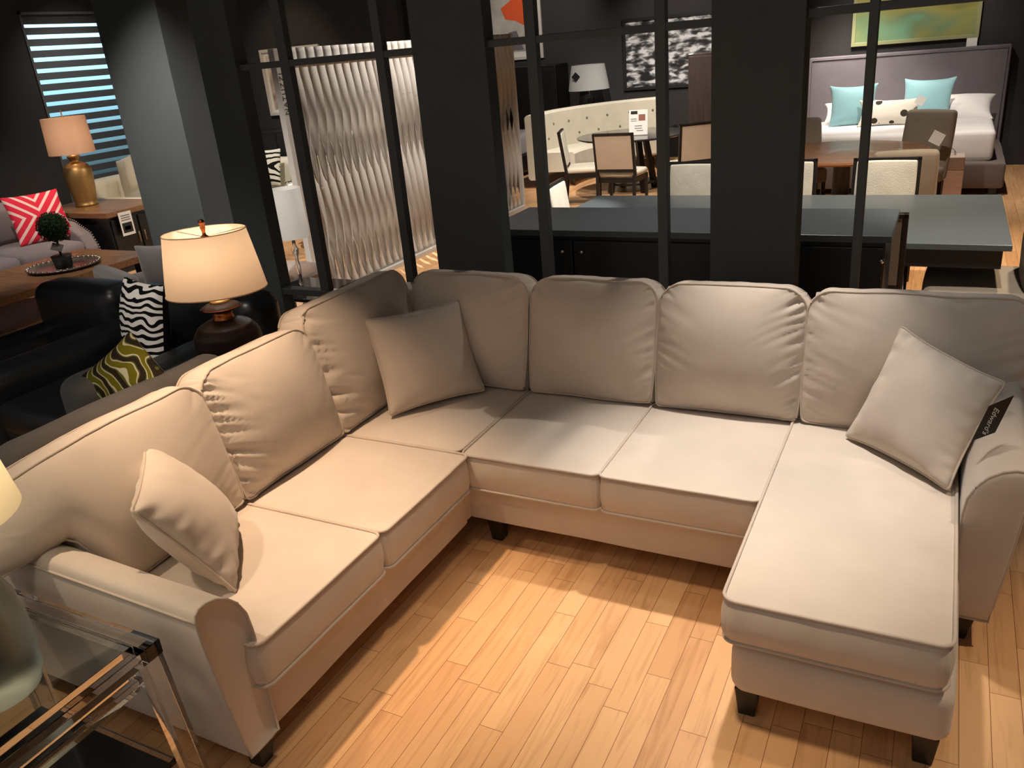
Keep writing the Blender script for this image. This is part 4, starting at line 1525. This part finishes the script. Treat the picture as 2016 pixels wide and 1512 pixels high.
def dining_chair(loc, rz, front, back, label, group=None, h=0.97, w=0.48, curved=False, seatm=None):
    """faces local -y"""
    t = empty('dining_chair', loc, rz, label, 'chair', group)
    seatm = seatm or front
    sb(t, 'seat', seatm, -w / 2 + 0.01, w / 2 - 0.01, -0.23, 0.19, 0.42, 0.49, 0.025, 0.01, (12, 12, 6))
    ap = MB()
    ap.box(-w / 2 + 0.01, w / 2 - 0.01, -0.22, -0.20, 0.36, 0.42)
    ap.box(-w / 2 + 0.01, -w / 2 + 0.03, -0.20, 0.20, 0.36, 0.42)
    ap.box(w / 2 - 0.03, w / 2 - 0.01, -0.20, 0.20, 0.36, 0.42)
    ap.box(-w / 2 + 0.03, w / 2 - 0.03, 0.18, 0.20, 0.36, 0.42)
    ap.build('apron', DARKFRAME, t)
    for s in (-1, 1):
        MB().frustum(s * (w / 2 - 0.025), -0.205, 0, 0.013, 0.013, 0.42, 0.02, 0.02).build('leg', DARKFRAME, t)
        MB().frustum(s * (w / 2 - 0.022), 0.20, 0, 0.014, 0.014, 0.45, 0.02, 0.02, 0, 0.05).build('leg', DARKFRAME, t)
    # back: lean 8 degrees
    Mb = Matrix.Translation((0, 0.195, 0.44)) @ Matrix.Rotation(math.radians(-8), 4, 'X')
    hh = (h - 0.44) / math.cos(math.radians(8))
    fr_ = MB()
    for s in (-1, 1):
        fr_.box(min(s * w / 2, s * (w / 2 - 0.03)), max(s * w / 2, s * (w / 2 - 0.03)), -0.02, 0.02, 0, hh, Mb)
    fr_.box(-w / 2, w / 2, -0.02, 0.02, hh - 0.028, hh, Mb)
    fr_.box(-w / 2 + 0.03, w / 2 - 0.03, -0.02, 0.02, 0.06, 0.09, Mb)
    fr_.build('back_frame', DARKFRAME, t, bevel=0.004)
    soft_box(-w / 2 + 0.028, w / 2 - 0.028, -0.030, 0.002, 0.085, hh - 0.026, 0.012, (14, 6, 14), 0.006, 0.002).build('backrest', front, t, True, M=Mb)
    MB().box(-w / 2 + 0.028, w / 2 - 0.028, 0.003, 0.017, 0.085, hh - 0.026, Mb).build('back_panel', back, t)
    return t


dining_chair((-0.385, 6.76, 0), 0, BOUCLE, BOUCLE, 'cream boucle dining chair facing us across the black table, right of the three')
dining_chair((-1.135, 6.78, 0), 0, BOUCLE, BOUCLE, 'cream boucle dining chair facing us across the black table, middle of the three')
dining_chair((-1.875, 6.76, 0), 0, BOUCLE, BOUCLE, 'cream boucle dining chair facing us across the black table, left of the three')
dining_chair((-0.37, 5.30, 0), PI, BOUCLE, TAUPEF, 'dining chair squeezed between the sideboard and the black table', h=0.955, w=0.46)  # cream back panel in darker taupe, its shading put into the colour
dining_chair((-2.47, 6.03, 0), math.radians(97), BOUCLE, CREAMF, 'brightly lit white dining chair at the left end of the black table', h=0.98)

pc = empty('armchair', (0.27, 5.49, 0), math.radians(-90), 'wide taupe host chair at the right end of the black table', 'chair')
sb(pc, 'seat', TAUPEF, -0.36, 0.36, -0.30, 0.25, 0.30, 0.47, 0.04, 0.01)
sb(pc, 'backrest', TAUPEF, -0.36, 0.36, 0.22, 0.36, 0.32, 1.0, 0.06, 0.03)
for a in (-0.31, 0.31):
    for b_ in (-0.25, 0.28):
        MB().frustum(a, b_, 0, 0.018, 0.018, 0.31, 0.026, 0.026).build('leg', DARKFRAME, pc)

# round wooden table with taupe chairs
rw = empty('dining_table', (-0.90, 8.93, 0), 0, 'round walnut dining table behind the boucle chairs', 'table')
MB().lathe([(0.02, 0.72), (0.74, 0.72), (0.78, 0.74), (0.78, 0.76), (0.02, 0.76)], 72).build('table_top', WALNUT, rw)
MB().lathe([(0.30, 0.0), (0.30, 0.04), (0.09, 0.10), (0.08, 0.60), (0.18, 0.72)], 36).build('pedestal', DARKFRAME, rw, True)


def parsons(loc, rz, label, h=0.98):
    t = empty('dining_chair', loc, rz, label, 'chair')
    sb(t, 'seat', TAUPEF, -0.24, 0.24, -0.26, 0.20, 0.34, 0.49, 0.03, 0.01, (12, 12, 6))
    Mb = Matrix.Translation((0, 0.19, 0.36)) @ Matrix.Rotation(math.radians(-9), 4, 'X')
    soft_box(-0.25, 0.25, -0.04, 0.05, 0, h - 0.36, 0.035, (14, 8, 14), 0.01, 0.003).build('backrest', TAUPEF, t, True, M=Mb)
    for s in (-1, 1):
        for b_ in (-0.22, 0.20):
            MB().frustum(s * 0.21, b_, 0, 0.015, 0.015, 0.35, 0.022, 0.022).build('leg', DARKFRAME, t)
    return t


parsons((-1.42, 9.75, 0), math.radians(18), 'taupe upholstered chair at the back left of the round walnut table')
parsons((-0.28, 9.50, 0), math.radians(-25), 'taupe upholstered chair turned towards us behind the round walnut table', 1.04)
parsons((-0.33, 8.02, 0), math.radians(190), 'taupe upholstered chair with curved top in front of the round walnut table', 0.92)
sign('price_card', Mx((-0.08, 9.38, 0.80), 0.2, PI / 2 - 0.2, 0.5), 0.12, 0.12, 'small white tag hanging from the taupe chair by the bed', [], 'tag')

# bed on the right
bed = empty('bed', (-0.50, 11.70, 0), 0, 'upholstered bed with white linen and a tall grey headboard', 'bed')
sb(bed, 'headboard', HEADB, -1.28, 1.12, 0.88, 1.02, 0.10, 1.50, 0.02, 0.0, (30, 6, 16), 0.002)
MB().tube([(-1.24, 0.872, 0.3), (-1.24, 0.872, 1.465), (1.08, 0.872, 1.465), (1.08, 0.872, 0.3)], 0.006, n=6).build('headboard_welt', HEADB, bed, True)
sb(bed, 'bed_frame', BEDFR, -1.25, 1.12, -1.10, 0.88, 0.08, 0.36, 0.03, 0.0, (20, 20, 6))
sb(bed, 'mattress', WHITEB, -1.08, 0.96, -0.94, 0.84, 0.30, 0.66, 0.06, 0.02, (20, 20, 8))
sb(bed, 'bed_sheet', WHITEB, -1.10, 0.985, -0.965, 0.55, 0.36, 0.69, 0.05, 0.01, (30, 30, 10), 0.014)
for a in (-1.15, 1.02):
    MB().box(a - 0.04, a + 0.04, -1.05, -0.97, 0, 0.09).build('leg', DARKFRAME, bed)


def bedpillow(name, loc, a, b_, T, mat, lean, rz, label, seed, group=None):
    M_ = Matrix.Translation(loc) @ Matrix.Rotation(rz, 4, 'Z') @ Matrix.Rotation(math.radians(90 - lean), 4, 'X')
    return pillow(name, M_, a, b_, T, mat, None, seed, label, group, wr=0.6, n=24, pinch=0.13)


bedpillow('bed_pillow', (-1.10, 12.10, 0.80), 0.40, 0.25, 0.12, WHITEB, 62, 0.05, 'white bed pillow under the left aqua pillow', 21)
bedpillow('bed_pillow', (0.10, 12.15, 0.81), 0.40, 0.25, 0.12, WHITEB, 60, -0.03, 'white bed pillow at the right of the bed', 22)
bedpillow('throw_pillow', (-1.10, 11.72, 0.93), 0.29, 0.27, 0.08, AQUA, 18, 0.15, 'shiny aqua pillow on the left of the bed', 23)
bedpillow('throw_pillow', (-0.26, 11.85, 0.94), 0.30, 0.28, 0.08, AQUA, 18, -0.18, 'dull aqua pillow on the right of the bed', 24)
bedpillow('throw_pillow', (-0.66, 11.52, 0.85), 0.36, 0.17, 0.08, striped('bird_print', 'bird'), 24, 0.0, 'long cream pillow with dark bird print on the bed', 25)
sign('price_card', Mx((-0.32, 11.44, 0.98), 0.1, PI / 2, 0.5), 0.1, 0.1, 'small white tag on the bird print pillow', [], 'tag')
sign('price_card', Mx((0.17, 12.70, 1.55), 0, PI / 2), 0.12, 0.10, 'small white tag under the green picture', [], 'tag')

bx = empty('storage_box', (0.03, 10.28, 0), 0, 'rose wood patterned box with clear plastic wrap and white rope handle', 'box')
MB().box(-0.175, 0.175, -0.14, 0.14, 0, 0.36).build('box_body', PINKWOOD, bx, bevel=0.006)
MB().box(-0.175, 0.175, -0.14, 0.14, 0.36, 0.50).build('box_top', fabric('pale_wrap', (186, 168, 158), 0.4, 0, 80, 0.05, 0.3), bx, bevel=0.01)
MB().tube([(-0.08, 0, 0.495), (-0.07, 0, 0.55), (-0.03, 0, 0.585), (0.03, 0, 0.585), (0.07, 0, 0.55), (0.08, 0, 0.495)], 0.009, n=8).build('handle', WHITEP, bx, True)

# round dark table with banquette
rd = empty('dining_table', (-3.85, 11.1, 0), 0, 'round dark table with glossy top in front of the banquette', 'table')
MB().lathe([(0.02, 0.725), (0.72, 0.725), (0.75, 0.74), (0.75, 0.755), (0.02, 0.76)], 64).build('table_top', plain('glossy_dark_top', (50, 48, 46), 0.12, 0, 0.6), rd)
for j in range(4):
    t = PI / 4 + j * PI / 2
    MB().bar((0.34 * math.cos(t), 0.34 * math.sin(t), 0), (0.20 * math.cos(t), 0.20 * math.sin(t), 0.725), 0.07, 0.07).build('leg', DARKFRAME, rd)
MB().lathe([(0.01, 0.10), (0.30, 0.10), (0.30, 0.13), (0.01, 0.13)], 30).build('shelf', DARKFRAME, rd)
sign('table_sign', Mx((-3.68, 10.9, 0.925), 0.1, PI / 2 - 0.1), 0.25, 0.32, 'white printed price sign standing on the round dark table',
     [(-0.055, 0.125, 0.09, 0.04, INK), (0.05, 0.06, 0.09, 0.08, plain('warm_photo', (140, 90, 76), 0.6)), (-0.06, 0.045, 0.08, 0.01, MIDGREY), (-0.06, 0.02, 0.08, 0.008, MIDGREY),
      (0, -0.045, 0.10, 0.010, MIDGREY), (0, -0.075, 0.10, 0.010, MIDGREY), (0.02, -0.105, 0.09, 0.010, MIDGREY)])

bq = empty('banquette', (-3.4, 11.6, 0), 0, 'curved cream banquette with button tufted back', 'sofa')


def arc_slab(r0, r1, z0, z1, a0, a1, n=40, cnr=0.03):
    pf = [(r0 + cnr, z0), (r1 - cnr, z0), (r1, z0 + cnr), (r1, z1 - cnr), (r1 - cnr, z1), (r0 + cnr, z1), (r0, z1 - cnr), (r0, z0 + cnr)]
    vs, fs = [], []
    for j in range(n + 1):
        t = math.radians(a0 + (a1 - a0) * j / n)
        for r_, z in pf:
            vs.append((r_ * math.cos(t), r_ * math.sin(t), z))
    k = len(pf)
    for j in range(n):
        for q in range(k):
            q2 = (q + 1) % k
            fs.append((j * k + q, j * k + q2, (j + 1) * k + q2, (j + 1) * k + q))
    fs.append(tuple(range(k)))
    fs.append(tuple(n * k + q for q in range(k)))
    return MB().add(vs, fs)


arc_slab(2.00, 2.16, 0.12, 1.05, 110, 190).build('backrest', CREAMF, bq, True, auto=40)
arc_slab(1.45, 2.02, 0.22, 0.50, 112, 188).build('seat', CREAMF, bq, True, auto=40)
for z, off in ((0.86, 0), (0.66, 4)):
    for j in range(7):
        t = math.radians(116 + off * 1.2 + j * 11)
        MB().lathe([(0.002, -0.006), (0.02, -0.004), (0.016, 0.006), (0.002, 0.01)], 10,
                   M=Matrix.Translation((1.998 * math.cos(t), 1.998 * math.sin(t), z)) @ Matrix.Rotation(t + PI, 4, 'Z') @ Matrix.Rotation(PI / 2, 4, 'Y')).build('button', TAUPEF, bq, True)
for a in (116, 148, 182):
    t = math.radians(a)
    for r_ in (1.55, 2.08):
        MB().frustum(r_ * math.cos(t), r_ * math.sin(t), 0, 0.02, 0.02, 0.22, 0.03, 0.03).build('leg', DARKFRAME, bq)

dining_chair((-3.52, 9.76, 0), math.radians(178), CREAMF, TAN, 'tan backed dining chair with its back to us at the round dark table', h=0.95, w=0.52)
dining_chair((-4.20, 10.15, 0), math.radians(108), CREAMF, TAN, 'tan backed dining chair seen from the side, left of the round dark table', h=0.95, w=0.5)
dining_chair((-2.80, 10.35, 0), math.radians(214), CREAMF, TAN, 'tan backed dining chair at the right of the round dark table', h=0.97, w=0.5)

dining_chair((-2.62, 12.05, 0), math.radians(-20), CREAMF, TAN, 'pale chair back beyond the round dark table, right of the banquette', h=1.0, w=0.5)

# nightstand lamp, armoire, second bed and wardrobe against the back wall
ns = empty('nightstand', (-5.55, 13.82, 0), 0, 'dark nightstand behind the banquette under the crystal lamp', 'nightstand')
MB().box(-0.35, 0.35, -0.22, 0.22, 0.05, 0.78).build('body', DARKFRAME, ns, bevel=0.005)
for i in range(2):
    dd = MB().box(-0.32, 0.32, -0.235, -0.22, 0.10 + i * 0.34, 0.42 + i * 0.34).build('drawer', DARKFRAME, ns, bevel=0.003)
    MB().lathe([(0.002, 0), (0.012, 0.01), (0.002, 0.02)], 10, M=Matrix.Translation((0, -0.235, 0.26 + i * 0.34)) @ Matrix.Rotation(PI / 2, 4, 'X')).build('knob', CHROME, dd, True)
nl = empty('table_lamp', (-5.52, 13.80, 0.781), 0, 'crystal block lamp with white pleated shade by the back wall', 'lamp')
MB().box(-0.10, 0.10, -0.10, 0.10, 0, 0.03).build('foot', CHROME, nl)
for i, z in enumerate((0.03, 0.17)):
    MB().box(-0.08 + 0.01 * i, 0.08 - 0.01 * i, -0.06, 0.06, z, z + 0.135).build('crystal_block', CRYSTAL, nl, bevel=0.006)
MB().tube([(0, 0, 0.30), (0, 0, 0.50)], 0.01, n=8).build('stem', CHROME, nl, True)
MB().lathe([(0.35, 0.43), (0.28, 0.83)], 60, cap=False).build('lamp_shade', WSH, nl, True)
tgz = empty('hang_tag', (-5.62, 13.475, 1.44), 0, 'black diamond tag hanging on the white pleated lampshade', 'tag')
MB().box(-0.055, 0.055, -0.002, 0.0, -0.055, 0.055, Matrix.Rotation(PI / 4, 4, 'Y')).build('card', INK, tgz)

arm_ = empty('armoire', (-6.38, 13.9, 0), 0, 'dark wood armoire left of the crystal block lamp', 'wardrobe')
MB().box(-0.55, 0.33, -0.28, 0.28, 0, 1.66).build('body', DARKFRAME, arm_, bevel=0.01)
for a in (0, 1):
    dd = MB().box(-0.52 + a * 0.42, -0.12 + a * 0.42, -0.30, -0.28, 0.1, 1.60).build('door', DARKFRAME, arm_, bevel=0.006)
    MB().box(-0.15 + a * 0.07, -0.13 + a * 0.07, -0.315, -0.30, 0.8, 0.95).build('handle', BRASS, dd)
b2 = empty('bed', (-6.9, 12.4, 0), 0, 'dark framed bed with white and grey linen beside the ribbon screen', 'bed')
sb(b2, 'bed_frame', DARKFRAME, -0.8, 0.75, -1.3, 0.9, 0.06, 0.34, 0.03, 0.0)
sb(b2, 'mattress', fabric('pale_grey_linen', (168, 162, 164), 0.9), -0.74, 0.70, -1.24, 0.85, 0.32, 0.66, 0.06, 0.02, (20, 20, 8), 0.012)
for a in (-0.7, 0.65):
    for b_ in (-1.2, 0.8):
        MB().box(a - 0.04, a + 0.04, b_ - 0.04, b_ + 0.04, 0, 0.08).build('leg', DARKFRAME, b2)
bedpillow('bed_pillow', (-6.62, 11.9, 0.86), 0.28, 0.24, 0.10, WHITEB, 30, 0.5, 'white pillow standing on the dark framed bed', 31)

wd = empty('wardrobe', (-2.95, 12.85, 0), 0, 'brown wood wardrobe standing in front of the black and white picture', 'wardrobe')
BROWNW = wood('brown_veneer', (52, 40, 36), (70, 54, 48), (14, 14, 1), 0.5)
MB().box(-0.52, 0.40, -0.25, 0.25, 0, 1.68).build('body', BROWNW, wd, bevel=0.005)
for a in (0, 1):
    dd = MB().box(-0.50 + a * 0.45, -0.07 + a * 0.45, -0.27, -0.25, 0.05, 1.64).build('door', BROWNW, wd, bevel=0.003)
    MB().box(-0.10 + a * 0.07, -0.09 + a * 0.07, -0.285, -0.27, 0.8, 1.0).build('handle', BLACKWOOD, dd)
